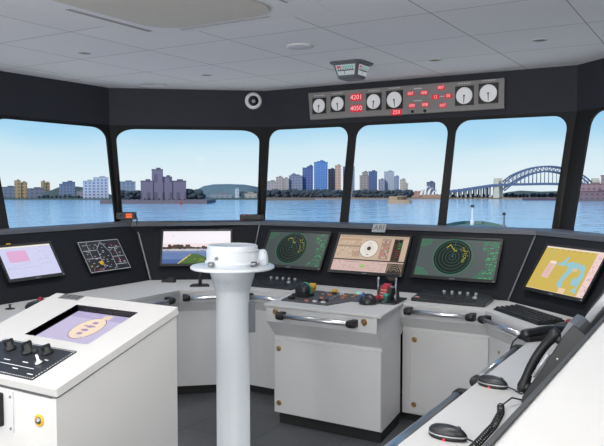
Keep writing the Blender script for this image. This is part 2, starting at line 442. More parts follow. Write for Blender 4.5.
handrail((-2.42,3.80,.757),(-1.925,3.80,.757), cab, (0,-1,0), r=.0145)
for x, z in ((-2.492,.772),(-1.852,.768)): lock((x,3.80,z),(0,-1,0), cab, .021)
# control plate and everything on it
CPL = mat('grey_control_plate', (72,72,74), .5, vary=.15, scale=40)
pl = MB().prism([(-2.54,3.94),(-2.18,3.93),(-2.12,4.15),(-1.82,4.17),(-1.845,4.43),(-2.67,4.43)], ZD, ZD+.006, XYZ, CPL).build('control_plate', CPL, cab)
G1 = mat('warm_grey_button',(128,124,120),.5); G2 = mat('dark_red_button',(120,40,44),.5); G3 = mat('grey_green_button',(72,110,98),.5)
cols = [G1, G2, WHITE, BLACK, G1, G3, BLACK, G1, GREYM, mat('salmon_button',(190,120,96),.4)]
rr = random.Random(3)
for ix in range(9):
    for iy in range(6):
        x = -2.36+ix*.062-.17*(iy*.075); y = 3.98+iy*.075
        if x > -2.20 and y < 4.19: continue
        if x < -2.36 and y < 4.27: continue
        if x > -1.87: continue
        if rr.random() < .2: continue
        w = .02+.012*rr.random()
        MB().box((x+rr.uniform(-.01,.01),y,ZD+.011),(w,.018,.012)).build('push_button', cols[rr.randrange(len(cols))], pl, bevel=.002)
def knob(c, r, h, m, parent, name='rotary_knob'):
    return MB().lathe([(r,0),(r,h*.4),(r*.8,h),(r*.6,h+.003),(0,h+.003)], c, (0,0,1), m, 18).build(name, m, parent)
# round thruster lever with teal stripe
m = MB(); cx, cy, cz = -2.495, 4.15, ZD+.046
m.lathe([(.02,-.034),(.042,-.034),(.050,-.024),(.053,0),(.050,.02),(.042,.026),(.02,.026)], (cx,cy,cz), (.12,1,0), BLACKG, 28)
m.lathe([(.046,.022),(.055,.022),(.055,.034),(.044,.034)], (cx,cy,cz), (.12,1,0), TEAL, 28)
m.box((cx,cy,ZD+.014),(.12,.10,.022), BLACK)
m.build('thruster_lever', BLACKG, cab, label='black round thruster lever with teal stripe')
MB().box((-2.50,4.01,ZD+.016),(.04,.03,.02)).build('toggle_switch', BLACK, cab, bevel=.004)
# yellow guarded knob, small yellow and white caps
m = MB(); m.lathe([(.022,0),(.022,.02),(.03,.022),(.03,.052),(.026,.06),(0,.06)], (-2.565,4.40,ZD), (0,0,1), YEL, 18); m.build('emergency_knob', YEL, cab, label='yellow knob')
m = MB(); m.box((-2.635,4.39,ZD+.03),(.016,.022,.06), LIGHTG); m.build('toggle_switch', LIGHTG, cab, bevel=.003)
m = MB(); m.lathe([(.02,0),(.02,.025),(.015,.03),(0,.03)], (-2.39,4.42,ZD), (0,0,1), YEL, 14); m.build('rotary_knob', YEL, cab, label='small yellow knob')
m = MB(); m.lathe([(.012,0),(.012,.018),(0,.02)], (-2.21,4.435,ZD), (0,0,1), glow((120,235,200),.9), 12); m.build('indicator_lamp', TEAL, cab, label='lit green lamp')
# dome joystick with blue edge
m = MB(); m.lathe([(.058,0),(.060,.012),(.055,.035),(.040,.055),(.02,.066),(0,.068)], (-1.985,4.13,ZD), (0,0,1), BLACKG, 24)
m.tube([(-2.04,4.115,ZD+.01),(-2.035,4.118,ZD+.045),(-2.01,4.125,ZD+.07)], .010, mat('blue_plastic',(50,90,160),.4), 8)
m.box((-1.925,4.15,ZD+.05),(.022,.03,.016), RED)
m.build('dome_joystick', BLACKG, cab, label='black dome joystick with blue rib')
# engine telegraph: black block with red lever inside two steel posts
m = MB(); m.prism([(4.26,0),(4.26,.012),(4.29,.085),(4.35,.10),(4.41,.08),(4.43,0)], -1.985, -1.89, (V((0,1,0)),V((0,0,1)),V((1,0,0))), BLACKG, (0,0,ZD)); tg = m.build('engine_telegraph', BLACKG, cab)
m = MB(); m.prism([(4.255,.02),(4.285,.095),(4.35,.112),(4.35,.10),(4.29,.085),(4.265,.02)], -1.965, -1.915, (V((0,1,0)),V((0,0,1)),V((1,0,0))), RED, (0,0,ZD))
for k in range(3): m.box((-1.94,4.262+.007*k,ZD+.04+.018*k),(.04,.004,.005), WHITE)
m.build('red_lever', RED, tg)
for x in (-2.005,-1.875): MB().tube([(x,4.33,ZD),(x,4.33,ZD+.155)], .008, STEEL, 8).build('guard_post', STEEL, tg)
m = MB(); m.tube([(-2.005,4.33,ZD+.095),(-1.875,4.33,ZD+.095)], .006, STEEL, 8); m.build('guard_bar', STEEL, tg)
m = MB(); m.prism([(-1.99,4.20),(-1.81,4.20),(-1.835,4.43),(-1.99,4.43)], 0, .005, XYZ, BLACK, (0,0,ZD+.006)); m.build('telegraph_plate', BLACK, cab)
MB().lathe([(.012,0),(.012,.04),(.018,.045),(.018,.06),(0,.062)], (-1.90,4.225,ZD), (0,0,1), TEAL, 12).build('rotary_knob', TEAL, cab)
MB().lathe([(.01,0),(.01,.05),(.006,.055),(0,.055)], (-1.845,4.25,ZD), (0,0,1), STEEL, 12).build('toggle_switch', STEEL, cab)

# ------------------------------------------------------------------ pedestal with compass repeater
pc = (-2.327,3.115)
ped = thing('compass_pedestal', 'white round pedestal with a gyro compass repeater on its wide flange', 'pedestal', (pc[0],pc[1],0))
c0 = (pc[0],pc[1],0)
MB().lathe([(.15,0),(.15,.02),(.0935,.03),(.0925,1.01),(.0935,1.015),(.100,1.03),(.112,1.07),(.128,1.125),(.133,1.138),(.10,1.138)], c0, (0,0,1), WHITE2, 48).build('column', WHITE2, ped)
MB().lathe([(.10,1.138),(.226,1.136),(.232,1.140),(.232,1.150),(.226,1.154),(.10,1.154)], c0, (0,0,1), WHITE2, 56).build('flange', WHITE2, ped)
bowl = MB().lathe([(.10,1.154),(.143,1.154),(.143,1.168),(.152,1.170),(.152,1.180),(.143,1.182),(.143,1.235),(.10,1.235)], c0, (0,0,1), WHITE2, 48).build('repeater_bowl', WHITE2, ped)
MB().lathe([(.12,1.235),(.146,1.236),(.146,1.240),(.139,1.243),(.139,1.262),(.132,1.268),(.118,1.270),(.115,1.264),(0,1.264)], c0, (0,0,1), WHITE2, 48).build('bezel_ring', WHITE2, ped)
vx, vy = .601, -.799   # towards the eye
rx, ry = .799, .601
for s_, k in ((-.115,.0),(.115,.0)):
    px_, py_ = pc[0]+vx*.115+rx*s_, pc[1]+vy*.115+ry*s_
    MB().lathe([(.009,-.018),(.014,-.014),(.014,.014),(.009,.018)], (px_,py_,1.172), (rx,ry,0), STEEL, 12).build('clamp_screw', STEEL, ped)
MB().lathe([(.0,0),(.009,0),(.009,.008),(.004,.012),(0,.012)], (pc[0]+vx*.12-rx*.085,pc[1]+vy*.12-ry*.085,1.205), (vx-.5*rx,vy-.5*ry,0), STEEL, 12).build('clamp_screw', STEEL, ped)
hb = (pc[0]+rx*.165, pc[1]+ry*.165)
MB().lathe([(.034,1.154),(.032,1.20),(.026,1.228),(.016,1.240),(0,1.242)], (hb[0],hb[1],0), (0,0,1), WHITE2, 20).build('lamp_housing', WHITE2, ped)
MB().box((pc[0]+rx*.105,pc[1]+ry*.105,  .865),(.038,.07,.165),GREYM,(V((rx,ry,0)),V((-ry,rx,0)),V((0,0,1)))).build('junction_box', GREYM, ped, bevel=.004)

# ------------------------------------------------------------------ chart console, left foreground
ck = thing('chart_console', 'white free-standing console in the left foreground with a sunken lilac display', 'console', (-2.27,1.87,0))
XR, YB, YF, ZBk, ZFr, WD = -1.903, 2.177, 1.557, 1.10, .913, .735
tl = V((0, YB-YF, ZBk-ZFr)); sl = tl.length; tv = tl.normalized(); tn = V((1,0,0)).cross(tv)
org = V((XR, YF, ZFr))       # front right corner, u to +x, v up the slope
CF = (V((1,0,0)), tv, tn)
th = .028
side = [(YF+.008,0),(YF+.008,ZFr-th-.008),(YB-.004,ZBk-th-.008),(YB-.004,0)]
m = MB(); SF = (V((0,1,0)),V((0,0,1)),V((1,0,0)))
m.prism(side, XR-WD+.008, XR-WD+.028, SF, WHITE); m.prism(side, XR-.026, XR-.006, SF, WHITE)
m.box((XR-WD/2,YF+.018,(ZFr-th-.01)/2),(WD-.05,.02,ZFr-th-.01), WHITE); m.box((XR-WD/2,YB-.014,(ZBk-th-.014)/2),(WD-.05,.02,ZBk-th-.014), WHITE)
m.build('housing', WHITE, ck)
m = MB(); gsk = [(YF+.012,ZFr-th-.010),(YF+.012,ZFr-th+.004),(YB-.008,ZBk-th+.004),(YB-.008,ZBk-th-.010)]
m.prism(gsk, XR-WD+.01, XR-WD+.02, SF, SEAM); m.prism(gsk, XR-.020, XR-.010, SF, SEAM)
m.box((XR-WD/2,YF+.018,ZFr-th-.003),(WD-.04,.012,.014), SEAM); m.build('seam_gasket', SEAM, ck)
hole = rect(-.515, sl-.362, -.147, sl-.078)
vs, fs = curve_shape(rrect(-WD,0,0,sl,.008,3), [hole], th)
m = MB(); m.add([org+CF[0]*v[0]+CF[1]*v[1]+CF[2]*(v[2]-th/2) for v in vs], fs, WHITE); m.build('top_plate', WHITE, ck)
# recess box with the display at its bottom
m = MB(); dpt = .036; hx = [org+CF[0]*a+CF[1]*b_+CF[2]*-.002 for a, b_ in hole]; lx = [p-CF[2]*dpt for p in hx]
RIM = mat('black_recess_lining', (16,16,18), .6)
m.add(hx+lx, [(0,1,5,4),(1,2,6,5),(2,3,7,6),(3,0,4,7),(4,5,6,7)], RIM); m.build('display_recess', RIM, ck, auto=True)
o = org-CF[2]*(dpt-.004)
sc = Screen(CF, o)
L0, B0, R0, T0 = -.513, sl-.360, -.149, sl-.080
sc.rect(L0, B0, R0, T0, (200,192,222)).up()
sc.rect(L0, B0, R0, B0+.055, (198,190,220)); sc.rect(L0, T0-.05, R0, T0, (182,173,210)).up()
cx, cy = -.325, sl-.205
sc.poly(ell(cx, cy, .073, .088, 40, .12), (120,80,110)).up()
sc.poly(ell(cx, cy, .070, .085, 40, .12), (246,226,200)).up()
sc.rect(cx-.005, cy+.08, cx+.04, cy+.115, (240,214,190)).up()
for k in range(4): sc.rect(cx-.012, cy-.055+k*.03, cx+.016, cy-.036+k*.03, (176,148,186))
sc.rect(cx-.035, cy+.012, cx+.03, cy+.020, (170,140,180)); sc.rect(cx-.02, cy-.02, cx+.02, cy-.012, (170,140,180))
r2 = random.Random(5)
for k in range(26):
    a, b_ = r2.uniform(L0+.02, R0-.07), r2.choice([B0+.014, B0+.03, B0+.045, T0-.02, T0-.035, B0+.085]); sc.rect(a, b_, a+r2.uniform(.015,.05), b_+.004, (206,198,228))
sc.mb.build('display_screen', None, ck, auto=True)
# black switch plate with knobs
m = MB(); u0, u1, v0, v1 = -.56, -.143, .022, sl-.42
PLT = mat('slate_switch_plate', (40,44,50), .4, vary=.06)
m.prism(rect(u0,v0,u1,v1), 0, .004, CF, PLT, org); pl2 = m.build('switch_plate', PLT, ck)
m = MB()
for k in range(34):
    t = u0+.006+(u1-u0-.016)*k/33
    for v_ in (v0+.004, v1-.008): m.flat(rect(t,v_,t+.007,v_+.003), .0045, CF, org, DIAL)
for k in range(16):
    t = v0+.008+(v1-v0-.02)*k/15
    for u_ in (u0+.004, u1-.008): m.flat(rect(u_,t,u_+.004,t+.006), .0045, CF, org, DIAL)
for (a, b_, w) in ((-.50,.10,.03),(-.40,.10,.035),(-.30,.105,.03),(-.22,.14,.02),(-.30,.06,.03),(-.20,.045,.03),(-.45,.06,.03)): m.flat(rect(a,b_,a+w,b_+.005), .0045, CF, org, DIAL)
m.flat(rect(u0,.078,u1-.06,.081), .0045, CF, org, DIAL)
m.build('plate_markings', DIAL, pl2, auto=True)
def kn(u, vb, r, h, name='rotary_knob'):
    c = org+CF[0]*u+CF[1]*(sl-vb)+CF[2]*.004
    m = MB(); m.lathe([(r*1.15,0),(r*1.15,h*.25),(r*.8,h*.35),(r*.75,h),(0,h)], c, CF[2], BLACK, 16)
    m.box(c+CF[2]*h*.8, (r*.5,r*1.9,h*.5), BLACK, CF); return m.build(name, BLACK, pl2)
kn(-.447,.480,.020,.036); kn(-.345,.478,.023,.038); kn(-.255,.462,.019,.03)
c = org+CF[0]*-.222+CF[1]*(sl-.53)+CF[2]*.004
m = MB(); m.lathe([(.018,0),(.016,.008),(.006,.012),(.005,.045),(0,.045)], c, CF[2], CHROME, 14); m.ball(c+CF[2]*.05, .012, BLACK); m.build('joystick', CHROME, pl2)
# vent slots
m = MB(); GV = mat('grey_vent_grille', (120,122,124), .5)
m.prism(rect(-.672,sl-.048,-.545,sl-.004), 0, .003, CF, GV, org)
for k in range(4):
    for j_ in range(3): m.prism(rect(-.664+.03*k, sl-.042+.0125*j_, -.642+.03*k, sl-.036+.0125*j_), .003, .0035, CF, BLACK, org)
m.build('vent_grille', GV, ck)
# key lock and handle plate on the front
m = MB(); c = (-1.995,1.565,.792)
m.lathe([(.012,0),(.022,0),(.022,.004),(.016,.006),(.013,.003)], c, (0,-1,0), YEL, 24); m.lathe([(.012,0),(.012,.008),(.006,.014),(0,.014)], c, (0,-1,0), STEEL, 18)
m.build('key_switch', YEL, ck)
hp = MB().box((-2.225,1.562,.796),(.19,.006,.145), GREYP).build('handle_plate', GREYP, ck)
MB().box((-2.245,1.545,.80),(.13,.04,.12), BLACK).build('handle_socket', BLACK, hp, bevel=.006)
for z in (.738,.853): MB().lathe([(.005,0),(.005,.003),(0,.003)], (-2.142,1.559,z), (0,-1,0), STEEL, 10).build('screw', STEEL, hp)

# ------------------------------------------------------------------ monitors set on the dash
def monitor(i, u0, v0, u1, v1, label, draw, name='monitor', group=None):
    a, fr = frame(i); U, W, N = fr
    c = a+U*(u0+u1)/2+W*v0
    root = thing(name, label, 'monitor', c, 0, group)
    bz = .016
    m = MB(); vs, fs = curve_shape(rrect(u0-bz,v0-bz*1.5,u1+bz,v1+bz,.006,3), [rect(u0,v0,u1,v1)], .016)
    m.add([a+U*v[0]+W*v[1]+N*(v[2]+.008) for v in vs], fs, BLACK); bzl = m.build('bezel', BLACK, root)
    MB().prism(rect(u0-.004,v0-.004,u1+.004,v1+.004), .001, .006, fr, BLACK, a).build('back_panel', BLACK, root)
    m = MB(); m.prism(rect(u1-.004,v0-.016,u1+.004,v0-.009), .016, .0175, fr, glow((150,160,170),.8), a); m.build('power_lamp', None, bzl)
    m = MB(); m.prism(rect((u0+u1)/2-.02,v0-.017,(u0+u1)/2+.02,v0-.011), .016, .0165, fr, GREYM, a); m.build('maker_badge', GREYM, bzl)
    s = Screen(fr, a+U*u0+W*v0+N*.007); draw(s, u1-u0, v1-v0)
    s.mb.build('screen', None, root, auto=True)
    return root
GR = (40,140,86); GB = (60,190,110)
def radar(seed, dim=1.0):
    def draw(s, w, h):
        q = random.Random(seed)
        s.rect(0,0,w,h,(74,84,84),dim).up()
        cx, cy, r = w*.445, h*.53, h*.45
        s.poly(ell(cx,cy,r*1.03,n=48),(42,120,84),dim).up(); s.poly(ell(cx,cy,r,n=48),(6,10,10)).up()
        for k in range(1,6): s.ring(cx,cy,r*k/5.6,.0022,(52,116,92),k=dim)
        for k in range(72):
            a = 2*PI*k/72; s.line(cx+math.cos(a)*r*1.01,cy+math.sin(a)*r*1.01,cx+math.cos(a)*r*1.055,cy+math.sin(a)*r*1.055,.0018,(58,150,110),dim)
        s.up(); s.line(cx,cy,cx+.004,cy+r,.002,(40,120,130),dim); s.up()
        for k in range(16):
            x = cx+r*(-.38+.045*k*.8); y = cy+r*(.52+.16*math.sin(k*.35)+q.uniform(-.04,.04)); s.poly(ell(x,y,.005,.0026,8,q.random()*3),(186,182,44),dim)
        for k in range(24):
            a = math.radians(52-k*3.4); rr_ = r*(.70+q.uniform(-.13,.13)); s.poly(ell(cx+rr_*math.cos(a),cy+rr_*math.sin(a),.0045,.0026,7,q.random()*3),(176,176,40),dim)
        s.poly(ell(cx-.001,cy+.004,.005,n=8),(60,130,190),dim).up()
        x = .0
        for row in range(30):
            y = h*(.02+.032*row); n = 7 if row < 8 else 4
            edge = w*(.86 if 6 < row < 22 else (.80 if row >= 22 else .74+.015*row))
            x = edge+q.uniform(0,.01)
            while x < w-.012:
                l = q.uniform(.006,.03)
                if q.random() < .72: s.rect(x,y,min(x+l,w-.004),y+.0045,GB if q.random() < .35 else GR,dim)
                x += l+q.uniform(.004,.012)
        for row in range(6):
            for sgn in (0,1):
                y = h*(.03+.035*row) if sgn == 0 else h*(.95-.035*row); x = .006
                while x < w*(.17-.018*row):
                    l = q.uniform(.008,.02); s.rect(x,y,x+l,y+.0045,GR,dim); x += l+.006
        s.rect(0,0,w,.003,(30,150,70),dim)
    return draw
def conning(s, w, h):
    q = random.Random(2); s.rect(0,0,w,h,(196,172,150)).up()
    s.rect(0,h*.30,w,h*.335,(74,60,54)); s.rect(0,0,w,h*.30,(206,178,172)); s.rect(0,h*.93,w,h,(176,156,138)).up()
    s.rect(.006,h*.66,w*.34,h*.72,(160,138,116)); s.rect(.006,h*.84,w*.34,h*.90,(182,150,120)); s.rect(w*.24,h*.40,w*.36,h*.58,(176,150,130)).up()
    s.poly(ell(w*.47,h*.635,h*.245,n=40),(70,60,56)).up(); s.poly(ell(w*.47,h*.635,h*.235,n=40),(226,220,212)).up()
    s.poly(ell(w*.47,h*.64,h*.055,n=20),(66,60,58)); s.rect(w*.455,h*.46,w*.485,h*.48,(90,80,78)); s.rect(w*.45,h*.78,w*.49,h*.79,(110,96,92)).up()
    s.ring(w*.47,h*.635,h*.10,.002,(160,140,130))
    s.rect(w*.63,h*.36,w*.76,h*.92,(166,140,126)).up()
    for a in range(4):
        for b in range(6): s.rect(w*(.645+.03*a),h*(.40+.085*b),w*(.66+.03*a),h*(.43+.085*b),q.choice([(200,84,80),(200,84,80),(226,200,190),(90,70,66)]))
    s.rect(w*.80,h*.33,w*.92,h*.92,(70,60,52)); s.up()
    s.rect(w*.815,h*.36,w*.85,h*.90,(20,22,20)); s.rect(w*.87,h*.36,w*.905,h*.90,(20,22,20)).up()
    for b in range(7): s.rect(w*.872,h*(.42+.06*b),w*.903,h*(.45+.06*b),(50,150,60) if b > 3 else (120,50,40)); s.rect(w*.817,h*(.4+.06*b),w*.848,h*(.42+.06*b),(110,60,50))
    s.poly([(w*.78,0),(w,0),(w,h*.27),(w*.78,h*.27)],(112,96,84)).up(); s.poly(ell(w*.89,h*.04,h*.17,h*.22,24),(48,42,40)).up()
    for r_ in (.07,.12,.17): s.ring(w*.89,h*.05,h*r_,.0025,(196,176,150),20,0.1,PI-.1)
    s.rect(w*.78,0,w,.003,(196,172,150)).up()
    for k in range(60):
        x, y = q.uniform(.01,w*.36), q.choice([.08,.14,.2,.25,.42,.47,.55,.62,.76,.8,.95])*h; s.rect(x,y,x+q.uniform(.006,.022),y+.004,q.choice([(120,96,84),(150,120,104),(228,210,198),(170,90,80)]))
    for k in range(20): x, y = q.uniform(w*.4,w*.74), q.choice([.05,.1,.16,.22,.26])*h; s.rect(x,y,x+q.uniform(.01,.04),y+.004,(172,138,132))
    s.poly(ell(w*.44,h*.15,.022,.014,10),(150,190,110)); s.rect(w*.36,h*.06,w*.50,h*.065,(150,170,110))
def chart(s, w, h):
    q = random.Random(9); BL = (148,196,206); s.rect(0,0,w,h,(206,180,86)).up()
    s.rect(w*.875,0,w,h,(236,206,204)); s.rect(0,h*.965,w,h,(236,220,206)); s.rect(0,0,w,h*.02,(230,210,170)).up()
    s.poly([(w*.30,h*.62),(w*.40,h*.68),(w*.45,h*.82),(w*.48,h*.80),(w*.46,h*.66),(w*.56,h*.72),(w*.66,h*.70),(w*.74,h*.66),(w*.74,h*.72),(w*.80,h*.62),(w*.84,h*.44),(w*.82,h*.20),(w*.84,h*.06),(w*.74,h*.10),(w*.80,h*.20),(w*.70,h*.24),(w*.68,h*.34),(w*.76,h*.42),(w*.76,h*.54),(w*.68,h*.60),(w*.60,h*.44),(w*.56,h*.26),(w*.60,h*.16),(w*.54,h*.12),(w*.48,h*.20),(w*.50,h*.36),(w*.54,h*.54),(w*.50,h*.62),(w*.42,h*.60)], BL)
    s.line(w*.04,h*.46,w*.16,h*.92,.003,(160,190,150)); s.line(w*.16,h*.92,w*.2,h*.74,.002,(160,190,150)); s.up()
    s.line(w*.2,h*.36,w*.44,h*.34,.0015,(140,150,110)).up()
    s.poly([(w*.16,h*.30),(w*.29,h*.28),(w*.31,h*.66),(w*.19,h*.68)],(228,190,184)); s.rect(w*.56,h*.02,w*.67,h*.13,(232,200,176)); s.rect(w*.62,h*.52,w*.70,h*.58,(226,190,150)); s.rect(w*.20,h*.62,w*.30,h*.68,(244,226,206)).up()
    for k in range(30):
        x, y = q.uniform(w*.885,w*.97), q.uniform(.04,.94)*h; s.rect(x,y,x+.012,y+.003,q.choice([(190,120,130),(160,130,170)]))
    for k in range(8): x = w*(.1+.1*k); s.rect(x,h*.93,x+.008,h*.95,(120,110,60))
    for k in range(10): s.rect(w*.2,h*(.33+.03*k),w*.27,h*(.335+.03*k),(200,150,150))
def harbour(s, w, h):
    q = random.Random(4); s.rect(0,0,w,h,(244,238,246)).up()
    s.rect(0,h*.40,w,h*.62,(240,222,226)); s.rect(0,0,w,h*.46,(116,136,172)); s.up()
    s.rect(0,h*.14,w,h*.34,(98,124,172)); s.rect(0,0,w,h*.14,(70,98,156)); s.rect(0,h*.42,w,h*.47,(186,184,192)); s.up()
    x = 0
    while x < w*.98:
        l = q.uniform(.012,.04); hh = .10 if x < w*.4 else .05
        s.rect(x,h*.455,min(x+l,w),h*(.50+q.uniform(0,hh)),q.choice([(66,50,48),(84,58,52),(60,60,56)])); x += l
    for k in range(14): x = q.uniform(0,w*.9); s.poly(ell(x,h*.48,.012,.012,10),(50,52,44))
    for k in range(40): x, y = q.uniform(0,w*.9), q.uniform(.15,.42)*h; s.rect(x,y,min(w,x+q.uniform(.01,.05)),y+.002,q.choice([(132,150,186),(88,112,164)]))
    s.up(); s.poly([(w*.22,0),(w*.42,h*.30),(w*.50,h*.31),(w*.62,h*.22),(w*.80,0)],(70,104,44)).up()
    for k in range(18): t = k/18; s.poly(ell(w*(.24+.18*t),h*(.02+.27*t),.006,.005,7),q.choice([(206,186,70),(190,160,60),(230,220,160)]))
    for k in range(12): x, y = q.uniform(w*.42,w*.6), q.uniform(.02,.2)*h; s.rect(x,y,x+.02,y+.006,q.choice([(54,84,36),(150,140,60)]))
    s.rect(w*.515,h*.3,w*.52,h*.42,(90,80,80)); s.rect(w*.14,h*.86,w*.16,h*.87,(120,120,130))
def plotter(s, w, h):
    q = random.Random(6); s.rect(0,0,w,h,(206,208,238)).up(); s.rect(0,h*.955,w,h,(240,232,220)); s.rect(w*.13,h*.50,w*.50,h*.86,(222,172,212)); s.rect(w*.04,h*.30,w*.62,h*.31,(176,176,214)); s.up()
    for k in range(5): s.rect(w*.14,h*(.53+.06*k),w*.5,h*(.535+.06*k),(206,140,196))
    for k in range(30): x, y = q.uniform(w*.62,w*.93), q.choice([.3,.38,.46,.54,.62,.70,.78,.86,.92])*h; s.rect(x,y,x+q.uniform(.006,.02),y+.003,q.choice([(170,170,206),(200,130,180),(160,160,200)]))
    for k in range(8): x = w*(.05+.06*k); s.rect(x,h*.33+.004*k,x+.015,h*.33+.004*k+.003,(180,170,210))
monitor(2, .062, .142, .632, .452, 'black radar monitor with round green scope, left of the brown conning display', radar(11,.8))
monitor(2, .732, .134, 1.328, .452, 'monitor with brown conning display and white dial, between the two radar monitors', conning)
monitor(2, 1.422, .140, 2.012, .450, 'black radar monitor with round green scope, right of the brown conning display', radar(12,1.08))
monitor(3, .100, .122, .632, .440, 'monitor with mustard yellow sea chart and pale blue rivers', chart)
monitor(1, .084, .142, .650, .452, 'monitor with harbour picture, partly behind the white pedestal', harbour)
monitor(0, 1.985+.81, .165, 2.415+.815, .412, 'monitor with pale lilac page and pink box on the left dash', plotter)

# engraved alarm mimic panel on the left dash
a, fr = frame(0); U, W, N = fr
oo = a+U*3.485+W*.130
mp_ = thing('alarm_panel', 'black alarm panel with white engraved plan and tiny red lamps on left dash', 'panel', oo)
PW, PH = .42, .275
m = MB(); m.prism(rect(0,0,PW,PH), 0, .005, fr, BLACKG, oo); m.build('face_plate', BLACKG, mp_)
s = Screen(fr, oo+N*.005); s.up(); q = random.Random(8); WH = mat('engraved_white_line', (205,207,212), .5)
def wl(x0,y0,x1,y1,w=.0042):
    d_ = V((x1-x0,y1-y0)).normalized(); p = V((-d_.y,d_.x))*w/2
    s.mb.flat([(x0+p.x,y0+p.y),(x0-p.x,y0-p.y),(x1-p.x,y1-p.y),(x1+p.x,y1+p.y)], s.h, fr, s.o, WH)
e = .006
for p in ((e,e,PW-e,e),(PW-e,e,PW-e,PH-e),(PW-e,PH-e,e,PH-e),(e,PH-e,e,e)): wl(*p)
for p in ((.16,.03,.16,.2),(.16,.2,.22,.26),(.16,.12,.02,.12),(.02,.19,.15,.19),(.28,.02,.28,.16),(.28,.16,.22,.26),(.28,.20,.40,.20),(.28,.12,.40,.12),(.28,.05,.40,.05),(.08,.12,.08,.26),(.34,.05,.34,.2)): wl(*p)
for k in range(70):
    x, y = q.uniform(.02,PW-.04), q.uniform(.02,PH-.03); l = q.uniform(.006,.02); wl(x,y,x+l,y,.005)
s.mb.build('engraving', WH, mp_, auto=True)
for k, (x, y) in enumerate([(.05,.02),(.085,.02),(.115,.022),(.31,.23),(.36,.22),(.31,.15),(.32,.08),(.37,.075),(.31,.11)]):
    MB().prism(ell(x,y,.0045,n=10), .005, .009, fr, glow((200,40,50),.8), oo).build('alarm_lamp', None, mp_)
MB().lathe([(.019,0),(.019,.006),(.014,.012),(0,.012)], oo+U*.145+W*.075+N*.005, N, YEL, 18).build('alarm_button', YEL, mp_, label='yellow round button')
MB().prism(rect(.03,.05,.045,.062), .005, .009, fr, YEL, oo).build('label_tab', YEL, mp_)
# small fittings on the dash
m = MB(); p = a+U*2.90+W*.437; m.prism(rect(-.012,-.004,.02,.006), 0, .004, fr, YEL, p); tag(m.build('warning_label', YEL), 'tiny yellow label on left dash just above the lilac monitor', 'label')
p = a+U*4.02*.999+W*.30; k_ = thing('wall_bracket', 'small grey bracket on the left dash beside the panel joint', 'bracket', p-U*.62*0)
m = MB(); p = a+U*3.405+W*.30
p = a+U*(3.30)+W*.30
C.objects.unlink(k_); bpy.data.objects.remove(k_)

# name plate on the front dash
a, fr = frame(2); U, W, N = fr
np_ = thing('name_plate', 'square silver plate with raised letters above the brown conning monitor', 'plate', a+U*1.05+W*.488)
m = MB(); m.prism(rrect(.992,.487,1.105,.560,.004,2), 0, .006, fr, LIGHTG, a); m.build('plate', LIGHTG, np_)
m = MB(); put_text(m, 'ARI', 1.049, .523, .062, .0068, fr, a, mat('dark_grey_lettering',(78,80,84),.5), .95); m.build('lettering', None, np_, auto=True)

# ------------------------------------------------------------------ keyboards, key panels, pointing devices
kp = thing('key_panel', 'long black key panel with silver knobs under the right radar monitor', 'key panel', (-1.555,4.46,ZD))
def keypanel(root, x0, x1, y0, y1, skew):
    poly = [(x0,y0),(x1+skew,y0),(x1,y1),(x0-skew,y1)]
    m = MB(); lo = [V((x,y,ZD)) for x, y in poly]; hi = [V((x,y,ZD+(.022 if y == y0 else .04))) for x, y in poly]
    m.add(lo+hi, [(3,2,1,0),(4,5,6,7),(0,1,5,4),(1,2,6,5),(2,3,7,6),(3,0,4,7)], BLACKG); bo = m.build('case', BLACKG, root, bevel=.003)
    for k in range(5): MB().lathe([(.011,0),(.011,.02),(.008,.024),(0,.024)], (x0+.16+.055*k,y1-.07,ZD+.034), (0,0,1), LIGHTG, 14).build('rotary_knob', LIGHTG, root)
    n_ = 14
    for k in range(n_):
        for r_ in range(3):
            MB().box((x0+.05+(x1-x0-.12)*k/(n_-1),y0+.04+.045*r_,ZD+.028+.0025*r_),(.02,.022,.006)).build('key', KEYB, root)
    MB().ball((x1-.08,y0+.12,ZD+.034), .016, LIGHTG).build('trackball', LIGHTG, root)
    MB().box((x0+.035,y0+.03,ZD+.0275),(.035,.03,.004), ).build('red_key', mat('pale_red_key',(206,150,150),.4), root)
keypanel(kp, -1.79, -1.31, 4.385, 4.66, .02)
kl = thing('key_panel', 'long black key panel under the left radar monitor, behind the control cabinet', 'key panel', (-2.95,4.5,ZD))
keypanel(kl, -3.21, -2.745, 4.37, 4.66, .02)
def keyboard(label, c, ang, w=.46, d=.15):
    root = thing('keyboard', label, 'keyboard', c, ang)
    T = Matrix.Translation(V(c)) @ Matrix.Rotation(ang, 4, 'Z')
    m = MB(); m.T = T; m.prism([(-d/2,0),(d/2,0),(d/2,.024),(-d/2,.012)], -w/2, w/2, (V((0,1,0)),V((0,0,1)),V((1,0,0))), BLACK); m.build('case', BLACK, root, bevel=.003)
    m = MB(); m.T = T
    for r_ in range(5):
        for k in range(18):
            x = -w/2+.02+(w-.04)*k/17; y = -d/2+.02+(d-.04)*r_/4; m.box((x,y,.0175+.012*(y+d/2)/d),(.019,.019,.008), KEYB)
    m.build('keys', KEYB, root); return root
keyboard('black computer keyboard on the corner desk below the yellow chart monitor', (-.985,4.215,ZD), -.80, .50, .17)
def trackball(label, c, ang, s=1.0):
    root = thing('trackball', label, 'trackball', c, ang); T = Matrix.Translation(V(c)) @ Matrix.Rotation(ang, 4, 'Z') @ Matrix.Scale(s, 4)
    m = MB(); m.T = T; rings = []
    for z, k in ((0,1),(.012,1),(.028,.82),(.036,.5)): rings.append([V((x*k,y*k,z)) for x, y in ell(0,0,.06,.085,20)])
    m.loft(rings, BLACKG, True, True); m.build('base', BLACKG, root)
    m = MB(); m.T = T; m.ball((0,.02,.036), .02, mat('dark_red_ball',(130,30,40),.3)); m.build('ball', RED, root); return root
trackball('black trackball with dark red ball at the right end of the keyboard', (-.715,3.95,ZD), -.5, 1.0)
trackball('grey-black trackball with red ball on the left desk behind the chart console', (-3.74,2.94,ZD), .2, 1.1)
